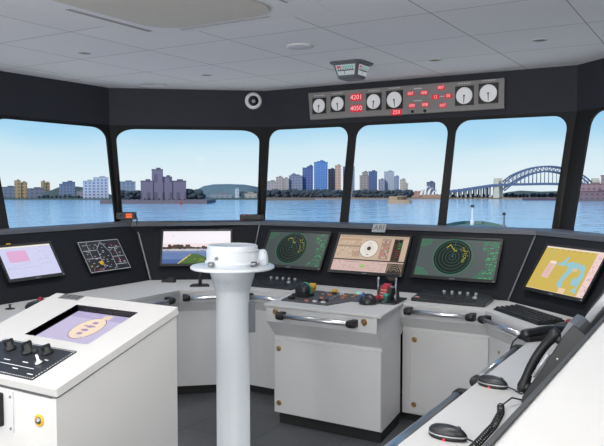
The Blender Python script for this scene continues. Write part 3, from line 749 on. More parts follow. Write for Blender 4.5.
m = MB(); m.lathe([(.03,0),(.03,.004),(.008,.008),(.006,.02),(.012,.028),(0,.03)], (-3.83,2.80,ZD), (0,0,1), BLACK, 14); tag(m.build('push_switch', BLACK), 'small black switch on the left desk beside the trackball', 'switch')
# gooseneck microphone foot in front of the harbour monitor, hand mic on the left corner
mt = thing('desk_stand', 'black square-footed desk stand under the harbour monitor beside the pedestal', 'stand', (-3.45,4.20,ZD))
TT = Matrix.Translation((-3.45,4.20,ZD)) @ Matrix.Rotation(.62, 4, 'Z')
m = MB(); m.T = TT; m.prism([(-.075,-.05),(.075,-.05),(.06,.05),(-.06,.05)], 0, .012, XYZ, BLACK); m.build('foot', BLACK, mt)
m = MB(); m.T = TT; m.tube([(0,.02,.01),(0,.03,.05),(0,.05,.10)], .014, BLACK, 8); m.build('stem', BLACK, mt)
hm = thing('hand_microphone', 'small black hand microphone lying on the corner desk by the dash joint', 'microphone', (-3.82,4.22,ZD))
m = MB(); T = Matrix.Translation((-3.80,4.235,ZD)) @ Matrix.Rotation(.3, 4, 'Z'); m.T = T
m.prism([(-.06,0),(.06,0),(.05,.03),(.02,.042),(-.045,.022)], -.022, .022, (V((1,0,0)),V((0,0,1)),V((0,1,0))), BLACK); m.build('case', BLACK, hm, bevel=.005)

def mouse(label, c, ang):
    root = thing('computer_mouse', label, 'mouse', c, ang); T = Matrix.Translation(V(c)) @ Matrix.Rotation(ang, 4, 'Z')
    L_, W_ = .062, .031
    def ring(k, z): return [V((x, y*(1-.12*math.sin(x*18)), z)) for x, y in ell(0,0,L_*k,W_*k,28)]
    m = MB(); m.T = T; m.loft([ring(.88,0), ring(1,.006), ring(1.0,.013)], BLACK, True, True); m.build('base', BLACK, root)
    m = MB(); m.T = T; m.loft([ring(1.003,.0125), ring(1.003,.0165)], LIGHTG, True, True); m.build('side_band', LIGHTG, root)
    m = MB(); m.T = T
    prof = [(1.0,.0165),(.96,.024),(.86,.031),(.68,.037),(.42,.0405),(.15,.0415)]
    m.loft([[V((p.x-.006*(z-.0165)/.03, p.y, z)) for p in ring(k,z)] for k, z in prof], BLACKG, True, True); m.build('shell', BLACKG, root)
    m = MB(); m.T = T; m.lathe([(.004,-.004),(.009,-.004),(.009,.004),(.004,.004)], (.034,0,.034), (0,1,0), KEYB, 14); m.build('scroll_wheel', KEYB, root)
    m = MB(); m.T = T; m.ball((-.0,-.031,.004), .004, glow((255,70,70),1.2)); m.build('sensor_glow', None, root)
    return root
m1 = mouse('nearer black computer mouse on the right desk, at the bottom of the view', (-.712,2.05,ZD), -.06)
m2 = mouse('farther black computer mouse on the right desk, beside the telephone', (-.750,2.672,ZD), -.22)
m = MB(); m.tube([(-.690,2.659,ZD+.012),(-.66,2.65,ZD+.006),(-.63,2.62,ZD+.004),(-.615,2.64,ZD+.004),(-.63,2.66,ZD+.004),(-.655,2.64,ZD+.004)], .0028, BLACK, 6); m.build('cord', BLACK, m2)
m = MB(); m.tube([(-.652,2.046,ZD+.012),(-.62,2.04,ZD+.006),(-.60,2.0,ZD+.004),(-.60,1.5,ZD+.004)], .0025, BLACK, 6); m.build('cord', BLACK, m1)

# telephone mounted on the right dash, seen from its side
a, fr = frame(4); U, W, N = fr          # U towards -y here, W up the slope, N out of the dash
def dash(y, w, h): return V((-.59, y, ZD))+W*w+N*h
tp = thing('telephone', 'black telephone with handset fixed to the right dash, seen side on', 'telephone', dash(2.6,.0,0))
YX = (W, N, V((0,1,0)))
prof = [(.0,.004),(.0,.014),(.02,.024),(.20,.046),(.29,.058),(.34,.058),(.34,.004)]
m = MB(); m.prism(prof, 2.50, 2.68, YX, BLACKG, (-.59,0,ZD)); tb_ = m.build('base', BLACKG, tp, bevel=.004)
m = MB(); m.lathe([(.0035,0),(.0035,.002),(0,.002)], dash(2.50,.21,.022), (0,-1,0), DIAL, 12); m.build('side_screw', DIAL, tb_)
m = MB(); m.prism([(.27,.054),(.285,.068),(.335,.076),(.342,.055),(.342,.035)], 2.505, 2.675, YX, GREYM, (-.59,0,ZD)); m.build('display_hood', GREYM, tp, bevel=.003)
# handset: bar arching between ear and mouth piece
pts = []; rad = []
for k in range(15):
    t = k/14; w = .020+.255*t; hgt = .036+.042*t+.020*math.sin(PI*t)**.8
    pts.append(dash(2.545, w, hgt)); rad.append(.017 if 2 < k < 12 else .023 if k in (1,13) else .021 if k in (0,14) else .019)
m = MB(); m.tube(pts, rad, BLACK, 14); hs = m.build('handset', BLACK, tp)
for t in (.03,.245):
    m = MB(); m.lathe([(.016,0),(.021,.003),(.021,.016),(.017,.022)], dash(2.545,t+.015,.018+.12*t), (N*.99-W*.1), BLACK, 16); m.build('handset_cup', BLACK, hs)
m = MB(); m.tube([dash(2.51,.10,.042), dash(2.51,.15,.049), dash(2.51,.20,.053)], .007, LIGHTG, 8); m.build('handset_trim', LIGHTG, hs)
cord = []; 
path = [dash(2.53,.0,.015), V((-.625,2.47,ZD+.03)), V((-.648,2.41,ZD+.012)), V((-.628,2.34,ZD+.012)), V((-.612,2.2,ZD+.012)), V((-.608,1.6,ZD+.012))]
m = MB(); m.tube(path[:3], .003, BLACK, 6)
N_ = 620; seg = [V(p) for p in path[2:]]
tot = sum((seg[i+1]-seg[i]).length for i in range(len(seg)-1))
for k in range(N_+1):
    d_ = tot*k/N_; i = 0
    while i < len(seg)-2 and d_ > (seg[i+1]-seg[i]).length: d_ -= (seg[i+1]-seg[i]).length; i += 1
    t_ = (seg[i+1]-seg[i]).normalized(); p = seg[i]+t_*d_; s_ = V((-t_.y,t_.x,0)); ang = 2*PI*k/12
    cord.append(p+s_*.011*math.cos(ang)+V((0,0,.011*math.sin(ang))))
m.tube(cord, .0021, BLACK, 5); m.build('coiled_cord', BLACK, tp)

# silver handset unit higher up on the same dash
hu = thing('intercom_unit', 'silver and black intercom handset on the right dash beyond the telephone', 'intercom', dash(3.0,.2,0))
m = MB(); m.prism([(.24,.004),(.24,.022),(.50,.03),(.54,.024),(.54,.004)], 2.90, 3.02, YX, BLACKG, (-.59,0,ZD)); m.build('cradle', BLACKG, hu, bevel=.004)
m = MB(); m.prism([(.25,.022),(.25,.045),(.29,.055),(.47,.066),(.53,.055),(.53,.028),(.50,.030)], 2.915, 2.965, YX, LIGHTG, (-.59,0,ZD)); m.build('handset', LIGHTG, hu, bevel=.006)
m = MB(); m.prism([(.30,.0555),(.30,.061),(.46,.072),(.46,.065)], 2.92, 2.96, YX, BLACK, (-.59,0,ZD)); m.build('grip', BLACK, hu)

# loose black handset at the far end of the right desk
h2 = thing('handset', 'black telephone handset lying flat in its cradle at the far end of the right desk', 'handset', (-.75,3.68,ZD))
ang = math.atan2(.26,.205); T = Matrix.Translation((-.755,3.665,ZD)) @ Matrix.Rotation(ang, 4, 'Z')
m = MB(); m.T = T; m.prism([(-.15,-.045),(.15,-.045),(.15,.045),(-.15,.045)], 0, .022, XYZ, BLACK); m.build('cradle', BLACK, h2, bevel=.006)
pts = []; rad = []
for k in range(15):
    t = k/14; pts.append((-.15+.30*t, 0, .030+.016*math.sin(PI*t))); rad.append(.026 if k in (1,13) else .023 if k in (0,14,2,12) else .02)
m = MB(); m.T = T; m.tube(pts, rad, BLACKG, 14); hs2 = m.build('handset_bar', BLACKG, h2)
m = MB(); m.T = T; m.tube([(-.02,-.03,.020),(.05,-.035,.025)], .003, LIGHTG, 6); m.build('latch', LIGHTG, h2)
m = MB(); m.tube([(-.86,3.54,ZD+.03),(-.885,3.50,ZD+.0),(-.89,3.46,.78),(-.875,3.40,.74),(-.862,3.40,.6)], .004, BLACK, 6); m.build('lead', BLACK, h2)

# ------------------------------------------------------------------ radios on the ledge
def ledge_box(label, name, cat, c, ang, w, d, h, lift):
    root = thing(name, label, cat, c, ang); T = Matrix.Translation(V(c)) @ Matrix.Rotation(ang, 4, 'Z')
    return root, T
r1, T = ledge_box('small black marine radio with orange screen on the sill at the left corner post', 'marine_radio', 'radio', (-4.335,4.315,1.283), .5, .13, .06, .06, 0)
m = MB(); m.T = T; m.box((0,0,.054),(.16,.06,.062), BLACK); cs = m.build('case', BLACK, r1, bevel=.006)
m = MB(); m.T = T; m.box((.03,-.0315,.056),(.05,.004,.036), glow((255,96,40),1.1)); sc_ = m.build('screen', None, cs)
m = MB(); m.T = T
for k in range(3): m.box((.012+.018*k,-.034,.036),(.010,.002,.004), BLACK); m.box((.016+.016*k,-.034,.058),(.008,.002,.010), glow((170,60,30),.8))
m.build('screen_digits', None, cs)
m = MB(); m.T = T; m.box((0,.0,.012),(.09,.04,.024), BLACK); m.build('bracket', BLACK, r1)
m = MB(); m.T = T; m.lathe([(.011,0),(.011,.012),(0,.012)], (-.045,-.03,.055), (0,-1,0), KEYB, 12); m.build('volume_knob', KEYB, r1)
m = MB(); m.T = T; m.tube([(.06,-.01,.055),(.085,-.02,.06),(.10,-.03,.03),(.10,-.05,.0),(.105,-.06,-.02)], .005, BLACK, 6); m.build('microphone_lead', BLACK, r1)
r2_, T = ledge_box('flat black receiver with tiny red lamps on the sill at the corner post behind pedestal', 'receiver', 'radio', (-3.56,5.05,1.284), .45, .2, .06, .05, 0)
m = MB(); m.T = T; m.box((0,0,.03),(.205,.06,.05), BLACK); m.build('case', BLACK, r2_, bevel=.008)
for x, z in ((-.08,.012),(-.062,.046),(-.015,.052)):
    m = MB(); m.T = T; m.lathe([(.004,0),(.004,.003),(0,.003)], (x,-.03,z), (0,-1,0), glow((255,60,60),1.2), 8); m.build('status_lamp', None, r2_)
m = MB(); m.T = T; m.box((0,0,.004),(.12,.04,.01), BLACK); m.build('foot', BLACK, r2_)

# ------------------------------------------------------------------ overhead instrument panel
OF = (V((1,0,0)), V((0,0,1)), V((0,-1,0))); oy = 5.285
op = thing('instrument_panel', 'long grey overhead panel of round white gauges and red digits above the front windows', 'panel', (-2.26,oy,2.16))
oo = V((0,oy,0))
m = MB(); m.prism([(-3.09,2.157),(-1.425,2.163),(-1.425,2.388),(-3.11,2.388)], -.01, .025, OF, PANELG, oo); m.build('face_plate', PANELG, op, bevel=.004)
TW = mat('engraved_pale_text', (190,188,188), .5)
for k, (x, z, hw, na) in enumerate([(-2.997,2.272,.066,-95),(-2.818,2.279,.066,-85),(-2.484,2.277,.068,-92),(-2.302,2.281,.072,-84),(-1.725,2.276,.072,-92),(-1.541,2.282,.074,-88)]):
    g = MB().prism(rect(x-hw,z-hw*1.02,x+hw,z+hw*1.02), .025, .033, OF, BLACK, oo).build('gauge', BLACK, op)
    m = MB(); m.prism(ell(x,z,hw*.88,n=32), .033, .036, OF, DIAL, oo); m.build('dial_face', DIAL, g)
    m = MB()
    for t in range(21):
        a_ = math.radians(-130+260*t/20+90); m.flat([(x+math.cos(a_+e)*hw*r_, z+math.sin(a_+e)*hw*r_) for r_, e in ((.76,-.012),(.82,-.012),(.82,.012),(.76,.012))], .0364, OF, oo, GREYM)
    m.build('scale_marks', GREYM, g, auto=True)
    a_ = math.radians(na); m = MB(); dx, dz = math.cos(a_), math.sin(a_)
    m.prism([(x-dz*.004,z+dx*.004),(x+dz*.004,z-dx*.004),(x+dx*hw*.78+dz*.0015,z+dz*hw*.78-dx*.0015),(x+dx*hw*.78-dz*.0015,z+dz*hw*.78+dx*.0015)], .037, .039, OF, BLACK, oo)
    m.prism(ell(x,z,.007,n=12), .037, .040, OF, BLACK, oo); m.build('needle', BLACK, g)
    m = MB()
    for t in range(5): m.flat(rect(x-.05+.021*t,z+hw+.018,x-.036+.021*t,z+hw+.026), .0262, OF, oo, TW)
    m.build('caption', TW, g, auto=True)
def led(x, z, w, h, txt):
    l = MB().prism(rect(x-w/2,z-h/2,x+w/2,z+h/2), .024, .029, OF, glow((214,30,52),.95), oo).build('digit_display', None, op)
    m = MB(); put_text(m, txt, x, z, h*.95, .0295, OF, oo, glow((255,196,200),1.0), 1.0); m.build('digits', None, l, auto=True)
led(-2.644,2.322,.105,.058,'4201'); led(-2.644,2.231,.105,.058,'4050'); led(-2.284,2.180,.092,.046,'250')
for x, z, t in ((-2.163,2.321,'007'),(-2.05,2.320,'008'),(-2.15,2.225,'000'),(-2.043,2.227,'008'),(-1.913,2.351,'007'),(-1.957,2.281,'12'),(-1.853,2.283,'00'),(-1.897,2.213,'007')): led(x, z, .058, .034, t)
for x in (-2.146,-2.042): MB().lathe([(.011,0),(.011,.012),(0,.013)], (x,oy-.025,2.178), (0,-1,0), BLACK, 14).build('push_knob', BLACK, op)
for z in (2.353,2.258):
    m = MB(); m.flat(rect(-2.138,z,-2.070,z+.008), .0262, OF, oo, TW)
    m.build('caption', TW, op, auto=True)
m = MB(); m.flat(rect(-1.925,2.279,-1.88,2.286), .0262, OF, oo, TW); m.build('caption', TW, op, auto=True)

# ------------------------------------------------------------------ ceiling fittings
ci = thing('rudder_indicator', 'grey three-sided rudder angle indicator hanging from the ceiling before the windows', 'indicator', (-2.25,4.40,H))
def sq_ring(r, z, c=.012):
    o = []
    for sx_, sy_ in ((1,1),(-1,1),(-1,-1),(1,-1)):
        a_, b_ = (r, r-c), (r-c, r)
        for p_, q_ in ((a_, b_) if sx_*sy_ > 0 else (b_, a_)): o.append(V((-2.25+sx_*p_, 4.40+sy_*q_, z)))
    return o
IND = mat('dark_grey_indicator_case', (84,88,94), .45)
m = MB(); m.loft([sq_ring(.125,H,.03), sq_ring(.118,H-.014,.03)], IND); m.build('ceiling_flange', IND, ci)
m = MB(); m.loft([sq_ring(.10,H-.012), sq_ring(.073,H-.108), sq_ring(.066,H-.116)], IND); bd = m.build('body', IND, ci)
for nx, ny in ((0,-1),(1,0),(-1,0)):
    n_ = V((nx,ny,0)); u_ = V((-ny,nx,0)); ct = V((-2.25,4.40,H-.020))+n_*.099; cb = V((-2.25,4.40,H-.098))+n_*.0765
    w_ = (ct-cb).normalized(); nn = u_.cross(w_).normalized(); hh = (ct-cb).length/2; c_ = (ct+cb)/2; f_ = (u_, w_, nn)
    m = MB(); m.prism([(-.060,-hh*.86),(.060,-hh*.86),(.076,hh*.86),(-.076,hh*.86)], 0, .0025, f_, glow((176,186,190),.85), c_)
    m.flat(rect(-.066,hh*.35,-.035,hh*.7), .0029, f_, c_, glow((200,60,80),.8)); m.flat(rect(-.03,hh*.35,.066,hh*.7), .0029, f_, c_, glow((130,176,170),.8))
    m.flat(rect(-.062,-hh*.15,.062,0), .0029, f_, c_, BLACK)
    for t in range(9): m.flat(rect(-.056+.0135*t,0,-.051+.0135*t,hh*.3), .0029, f_, c_, BLACK)
    m.flat(rect(-.012,-hh*.75,-.008,-hh*.2), .0029, f_, c_, BLACK)
    m.build('scale_window', None, bd, auto=True)
CW = mat('white_ceiling_plastic', (222,222,224), .5)
cm = thing('dome_camera', 'round white dome camera on the dark band above the front left window', 'camera', (-3.70,5.235,2.352))
d_ = (top[2]-top[1]).normalized(); nd = V((d_.y,-d_.x,0)); cc = P3(top[1].lerp(top[2],.925),2.352)+nd*.0
m = MB(); m.lathe([(.05,0),(.074,.0),(.076,.012),(.066,.024),(.046,.026),(.044,.02)], cc, nd, CW, 32); m.build('mounting_ring', CW, cm)
m = MB(); m.lathe([(.05,.012),(.046,.03),(.034,.045),(.016,.054),(0,.056)], cc, nd, mat('smoked_dome',(40,42,50),.15), 24); dm_ = m.build('dome', None, cm)
m = MB(); m.lathe([(.016,0),(.016,.008),(0,.01)], cc+nd*.050+V((0,0,-.008)), nd, LIGHTG, 14); m.build('lens', LIGHTG, cm)
cm.matrix_basis = Matrix.Translation(cc); 
for ch in cm.children:
    ch.data.transform(Matrix.Translation(V((-3.70,5.235,2.352))-cc))
for g_ in dm_.children: g_.data.transform(Matrix.Translation(V((-3.70,5.235,2.352))-cc))
# cassette air outlet
ac = thing('ceiling_air_unit', 'square warm-grey air conditioning cassette in the ceiling with slots along its sides', 'air conditioner', (-2.25,2.45,H))
ACG = mat('warm_grey_grille', (190,187,181), .7, vary=.04, scale=14, bump=.1)
ACW = mat('ceiling_cassette_plate', (214,214,220), .8)
m = MB(); m.prism(rrect(-2.86,1.88,-1.66,3.05,.02,2), H-.004, H, XYZ, ACW); m.build('surround', ACW, ac)
m = MB(); m.prism(rrect(-2.635,2.02,-1.86,2.905,.17,8), H-.014, H-.004, XYZ, ACG); m.build('grille', ACG, ac, bevel=.004)
SL = mat('slot_shadow_grey', (150,150,155), .8)
for c_, dd in (((-2.735,2.63,H-.0055),(.012,.57,.003)),((-2.262,2.965,H-.0055),(.57,.012,.003)),((-1.76,2.5,H-.0055),(.012,.57,.003)),((-2.715,2.63,H-.0055),(.004,.57,.003)),((-2.262,2.945,H-.0055),(.57,.004,.003))):
    m = MB(); m.box(c_, dd, SL); m.build('air_slot', SL, ac)
SP = mat('brushed_spot_lamp', (120,112,86), .4, .5); CT = mat('ceiling_fitting_grey', (196,196,202), .7)
for x, y, lb in ((-3.55,3.188,'small recessed ceiling spot at the upper left, before the left window'),(-.955,4.279,'small recessed ceiling spot at the upper right, above the chart monitor'),(-1.714,4.591,'small recessed ceiling spot right of the hanging rudder indicator'),(-3.45,4.30,'small recessed ceiling spot near the dome camera')):
    t_ = thing('ceiling_spotlight', lb, 'spotlight', (x,y,H))
    m = MB(); m.lathe([(.046,0),(.046,-.003),(.038,-.004),(.036,-.001)], (x,y,H), (0,0,1), CT, 24); m.build('trim_ring', CW, t_)
    m = MB(); m.lathe([(0,-.001),(.036,-.001),(.03,-.003),(0,-.003)], (x,y,H), (0,0,1), SP, 20); m.build('lamp', SP, t_)
t_ = thing('smoke_detector', 'flat round pale detector on the ceiling between cassette and rudder indicator', 'detector', (-2.249,3.706,H))
m = MB(); m.lathe([(.085,0),(.085,-.006),(.07,-.010),(0,-.011)], (-2.249,3.706,H), (0,0,1), CT, 32); m.build('cover', CW, t_)
t_ = thing('ceiling_speaker', 'flat round ceiling speaker close to the wall above the front left window', 'speaker', (-4.18,4.42,H))
m = MB(); m.lathe([(.11,0),(.11,-.004),(.10,-.006),(.098,-.002),(0,-.002)], (-4.15,4.46,H), (0,0,1), CT, 32); m.build('rim', CW, t_)

# ------------------------------------------------------------------ the harbour outside
ZW = 1.6-35
YAW = math.radians(31.085); FL = 702.24
def site(x, depth, z=None):
    """world point at picture bearing x (pixels from the left) and depth in metres along the view axis"""
    X = (x-302)/FL*depth; c, s_ = math.cos(YAW), math.sin(YAW)
    return V((X*c-depth*s_, X*s_+depth*c, ZW if z is None else z))
def hgt(y, depth): return 1.6+(184.6-y)/FL*depth
def water_mat():
    m = bpy.data.materials.new('harbour_water'); m.use_nodes = True; nt = m.node_tree; b = nt.nodes['Principled BSDF']
    b.inputs['Roughness'].default_value = .1; b.inputs['IOR'].default_value = 1.33
    tc = nt.nodes.new('ShaderNodeTexCoord')
    def noise(sc, rot, det=4):
        mp = nt.nodes.new('ShaderNodeMapping'); mp.inputs['Scale'].default_value = sc; mp.inputs['Rotation'].default_value = (0,0,rot)
        n = nt.nodes.new('ShaderNodeTexNoise'); n.inputs['Scale'].default_value = 1; n.inputs['Detail'].default_value = det
        nt.links.new(tc.outputs['Object'], mp.inputs['Vector']); nt.links.new(mp.outputs['Vector'], n.inputs['Vector']); return n
    n1 = noise((.030,.011,1), -YAW); n2 = noise((.11,.045,1), -YAW-.2)
    ad = nt.nodes.new('ShaderNodeMath'); ad.operation = 'MULTIPLY_ADD'; ad.inputs[1].default_value = .5
    nt.links.new(n2.outputs['Fac'], ad.inputs[0]); nt.links.new(n1.outputs['Fac'], ad.inputs[2])
    bp = nt.nodes.new('ShaderNodeBump'); bp.inputs['Strength'].default_value = 1; bp.inputs['Distance'].default_value = 4.5
    nt.links.new(ad.outputs[0], bp.inputs['Height']); nt.links.new(bp.outputs['Normal'], b.inputs['Normal'])
    b.inputs['Base Color'].default_value = rgb(182,212,232)
    return m
wm = water_mat()
wpts = [site(x, d) for x, d in ((-900,60),(-900,1400),(-400,1660),(0,1660),(300,1720),(700,1720),(1000,1660),(1500,1300),(1500,60))]
m = MB(); m.add(wpts, [tuple(range(len(wpts)))], wm); wo = m.build('water', wm, auto=True)
tag(wo, 'blue rippled harbour water reaching to the far shore', 'water', kind='stuff')
GRASS = mat('shore_green', (74,86,74), .9, vary=.25, scale=.02)
SHORE = mat('shore_brown', (150,122,98), .9, vary=.15, scale=.02)
def strip(name, label, xs, d0, d1, z0, m_, cat='shore'):
    a_ = [site(x, d0, z0) for x in xs]; b_ = [site(x, d1, z0) for x in xs]; k = len(xs)
    vs = a_+[V((p.x,p.y,z0-6)) for p in a_]+b_+[V((p.x,p.y,z0-6)) for p in b_]; fs = []
    for i in range(k-1): fs += [(i,i+1,2*k+i+1,2*k+i),(k+i+1,k+i,i,i+1)[::-1],(2*k+i,2*k+i+1,3*k+i+1,3*k+i)]
    mb = MB(); mb.add(vs, fs, m_); return tag(mb.build(name, m_), label, cat)
strip('shore_bank', 'low green far shore under the buildings seen from the left windows', [-420,-200,0,60,120,180,262], 1640, 1900, ZW+2.5, GRASS)
strip('shore_bank', 'brown far shore under the tower skyline seen through the front windows', [262,300,350,400,450], 1700, 1900, ZW+2.5, SHORE)
strip('shore_bank', 'brown far shore under the arch bridge seen through the right front window', [450,480,520,560,640,760,1000], 1730, 1900, ZW+2.5, SHORE)
def hill(label, pts, depth, thick, m_):
    """long low ridge: crest heights given by picture height at each bearing"""
    k = len(pts); f = [site(x, depth, ZW+2.5) for x, y in pts]; c_ = [site(x, depth+thick/2, hgt(y, depth+thick/2)) for x, y in pts]; b_ = [site(x, depth+thick, ZW+2.5) for x, y in pts]
    mid1 = [(p*.5+q_*.5)+V((0,0,(q_.z-p.z)*.28)) for p, q_ in zip(f, c_)]; mid2 = [(p*.5+q_*.5)+V((0,0,(q_.z-p.z)*.28)) for p, q_ in zip(b_, c_)]
    mb = MB(); mb.loft([f, mid1, c_, mid2, b_], m_, False, True, closed=False); return tag(mb.build('wooded_hill', m_), label, 'hill')
HILL = mat('hazy_green_hill', (98,116,122), .95, vary=.22, scale=.03, bump=.3)
HILL2 = mat('dark_green_ridge', (76,88,84), .95, vary=.3, scale=.04, bump=.3)
hill('low wooded hill between the tan towers and the white flats, left window', [(38,197),(44,191.5),(52,190),(58,187.5),(66,186),(78,186.5),(90,188),(100,190),(112,195)], 1750, 70, HILL2)
hill('long hazy ridge behind the far shore left of the corner post', [(196,190),(204,186),(214,184.3),(228,184.0),(245,184.6),(258,187),(264,196)], 1800, 80, HILL)
hill('hazy far bank under the arch of the bridge', [(496,195),(508,192),(520,190.5),(540,191.5),(560,191),(585,192),(610,193)], 1850, 60, HILL2)

def wmat(name, wall, win, sx, sz, frac=.55, rough=.7):
    """wall with a grid of windows, in object space"""
    if name in _m: return _m[name]
    m = bpy.data.materials.new(name); m.use_nodes = True; nt = m.node_tree; b = nt.nodes['Principled BSDF']; b.inputs['Roughness'].default_value = rough
    tc = nt.nodes.new('ShaderNodeTexCoord'); sp = nt.nodes.new('ShaderNodeSeparateXYZ'); nt.links.new(tc.outputs['Object'], sp.inputs[0])
    ax = nt.nodes.new('ShaderNodeMath'); ax.operation = 'ADD'; nt.links.new(sp.outputs[0], ax.inputs[0]); nt.links.new(sp.outputs[1], ax.inputs[1])
    def stripe(src, per):
        d = nt.nodes.new('ShaderNodeMath'); d.operation = 'DIVIDE'; d.inputs[1].default_value = per; nt.links.new(src, d.inputs[0])
        f = nt.nodes.new('ShaderNodeMath'); f.operation = 'FRACT'; nt.links.new(d.outputs[0], f.inputs[0])
        g = nt.nodes.new('ShaderNodeMath'); g.operation = 'LESS_THAN'; g.inputs[1].default_value = frac; nt.links.new(f.outputs[0], g.inputs[0]); return g.outputs[0]
    mu = nt.nodes.new('ShaderNodeMath'); mu.operation = 'MULTIPLY'; nt.links.new(stripe(ax.outputs[0], sx), mu.inputs[0]); nt.links.new(stripe(sp.outputs[2], sz), mu.inputs[1])
    mx = nt.nodes.new('ShaderNodeMix'); mx.data_type = 'RGBA'; mx.inputs[6].default_value = rgb(*wall); mx.inputs[7].default_value = rgb(*win)
    nt.links.new(mu.outputs[0], mx.inputs[0]); nt.links.new(mx.outputs[2], b.inputs['Base Color']); _m[name] = m
    return m
def building(label, depth, blocks, wall, win, sx=7, sz=6, frac=.5, z0=2.5, name='tower_building', spire=None, cat='building', deep=.5):
    """blocks: (x0, x1, ytop) picture bearings and heights of each block at that depth"""
    wall = tuple(int(c*.86+h_*.14) for c, h_ in zip(wall, (178,182,190))); win = tuple(int(c*.9+h_*.1) for c, h_ in zip(win, (150,156,170))); sx *= 1.25; sz *= 1.15  # distance haze put into the colours: walls and windows mixed toward pale grey
    xm = (blocks[0][0]+blocks[0][1])/2; base_ = site(xm, depth, ZW+z0)
    ang = -math.atan((xm-302)/FL)+YAW
    root = thing(name, label, cat, base_, ang)
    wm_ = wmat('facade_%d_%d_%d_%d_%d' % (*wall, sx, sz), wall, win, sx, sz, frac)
    rm_ = mat('roof_%d_%d_%d' % tuple(max(0, c-24) for c in wall), tuple(max(0, c-24) for c in wall), .8)
    R = Matrix.Translation(base_) @ Matrix.Rotation(ang, 4, 'Z'); k = depth/FL
    for j_, (xa, xb, yt) in enumerate(blocks):
        w_ = (xb-xa)*k; h_ = hgt(yt, depth)-(ZW+z0); d = max(w_*deep, 14)
        mb = MB(); mb.T = R; mb.box((((xa+xb)/2-xm)*k, d/2+j_*1.5, h_/2), (w_, d, h_), wm_)
        bo = mb.build('wall_block', wm_, root)
        mb = MB(); mb.T = R; mb.box((((xa+xb)/2-xm)*k, d/2+j_*1.5, h_+.9), (w_*1.03, d*1.03, 1.8), rm_)
        mb.box((((xa+xb)/2-xm)*k+w_*.1, d/2+j_*1.5, h_+3), (w_*.4, d*.4, 3), rm_); mb.build('roof_parapet', rm_, root)
    if spire:
        xs, yt = spire; mb = MB(); mb.T = R; mb.tube([((xs-xm)*k, 8, 20),((xs-xm)*k, 8, hgt(yt, depth)-ZW-z0)], [2.2,.5], rm_, 6); mb.build('spire', rm_, root)
    return root
TAN, TANW = (204,166,112), (150,114,82); BG, BGW = (126,138,162), (92,102,132)
B_ = building
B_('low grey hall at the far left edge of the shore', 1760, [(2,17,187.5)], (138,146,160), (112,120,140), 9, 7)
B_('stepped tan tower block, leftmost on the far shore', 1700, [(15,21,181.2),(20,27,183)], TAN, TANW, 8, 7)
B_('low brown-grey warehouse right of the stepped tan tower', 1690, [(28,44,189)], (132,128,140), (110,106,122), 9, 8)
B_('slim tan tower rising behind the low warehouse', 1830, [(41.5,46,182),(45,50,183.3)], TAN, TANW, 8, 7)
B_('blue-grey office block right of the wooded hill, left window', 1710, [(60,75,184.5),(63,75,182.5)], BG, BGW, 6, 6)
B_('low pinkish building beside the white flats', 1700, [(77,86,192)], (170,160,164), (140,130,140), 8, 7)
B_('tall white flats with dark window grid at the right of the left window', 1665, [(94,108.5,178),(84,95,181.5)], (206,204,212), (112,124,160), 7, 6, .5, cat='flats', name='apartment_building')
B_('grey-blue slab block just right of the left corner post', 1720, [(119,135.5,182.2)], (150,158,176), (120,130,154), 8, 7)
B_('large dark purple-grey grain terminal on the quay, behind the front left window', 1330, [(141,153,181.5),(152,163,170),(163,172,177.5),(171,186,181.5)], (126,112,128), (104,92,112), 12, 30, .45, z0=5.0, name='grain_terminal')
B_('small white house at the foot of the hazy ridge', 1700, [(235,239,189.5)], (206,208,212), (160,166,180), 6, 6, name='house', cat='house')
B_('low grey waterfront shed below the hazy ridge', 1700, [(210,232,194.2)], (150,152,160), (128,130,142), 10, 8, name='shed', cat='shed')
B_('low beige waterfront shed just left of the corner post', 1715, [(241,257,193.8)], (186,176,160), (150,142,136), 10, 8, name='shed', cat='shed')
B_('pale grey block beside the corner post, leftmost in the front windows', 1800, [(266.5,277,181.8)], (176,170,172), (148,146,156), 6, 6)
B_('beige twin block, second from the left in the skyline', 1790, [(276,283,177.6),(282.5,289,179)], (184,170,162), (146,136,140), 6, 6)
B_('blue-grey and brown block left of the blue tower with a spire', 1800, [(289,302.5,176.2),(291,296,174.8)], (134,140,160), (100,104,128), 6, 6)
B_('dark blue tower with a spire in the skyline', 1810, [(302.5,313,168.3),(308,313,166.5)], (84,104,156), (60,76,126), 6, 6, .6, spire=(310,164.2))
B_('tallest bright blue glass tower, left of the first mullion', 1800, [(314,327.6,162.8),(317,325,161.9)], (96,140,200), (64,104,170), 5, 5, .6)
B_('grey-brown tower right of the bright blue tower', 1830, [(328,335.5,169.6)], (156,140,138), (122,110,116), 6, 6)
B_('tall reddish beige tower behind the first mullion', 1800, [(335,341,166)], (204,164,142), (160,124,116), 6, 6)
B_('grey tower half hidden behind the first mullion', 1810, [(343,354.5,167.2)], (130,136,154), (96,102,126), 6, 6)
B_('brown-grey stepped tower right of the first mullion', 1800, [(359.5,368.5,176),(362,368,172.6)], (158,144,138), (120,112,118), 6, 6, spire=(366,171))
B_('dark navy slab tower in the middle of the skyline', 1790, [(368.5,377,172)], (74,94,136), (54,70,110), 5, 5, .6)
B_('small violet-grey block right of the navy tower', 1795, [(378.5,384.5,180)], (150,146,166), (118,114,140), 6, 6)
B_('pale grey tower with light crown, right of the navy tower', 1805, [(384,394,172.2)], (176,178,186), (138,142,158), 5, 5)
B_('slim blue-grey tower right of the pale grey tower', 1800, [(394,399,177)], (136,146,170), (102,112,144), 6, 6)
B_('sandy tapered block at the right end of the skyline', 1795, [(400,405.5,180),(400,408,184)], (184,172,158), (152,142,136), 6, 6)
B_('dark slate tower behind the white shell-roofed hall', 1860, [(426.5,434.5,182.6),(428.5,435,184)], (92,102,128), (70,78,104), 6, 6)
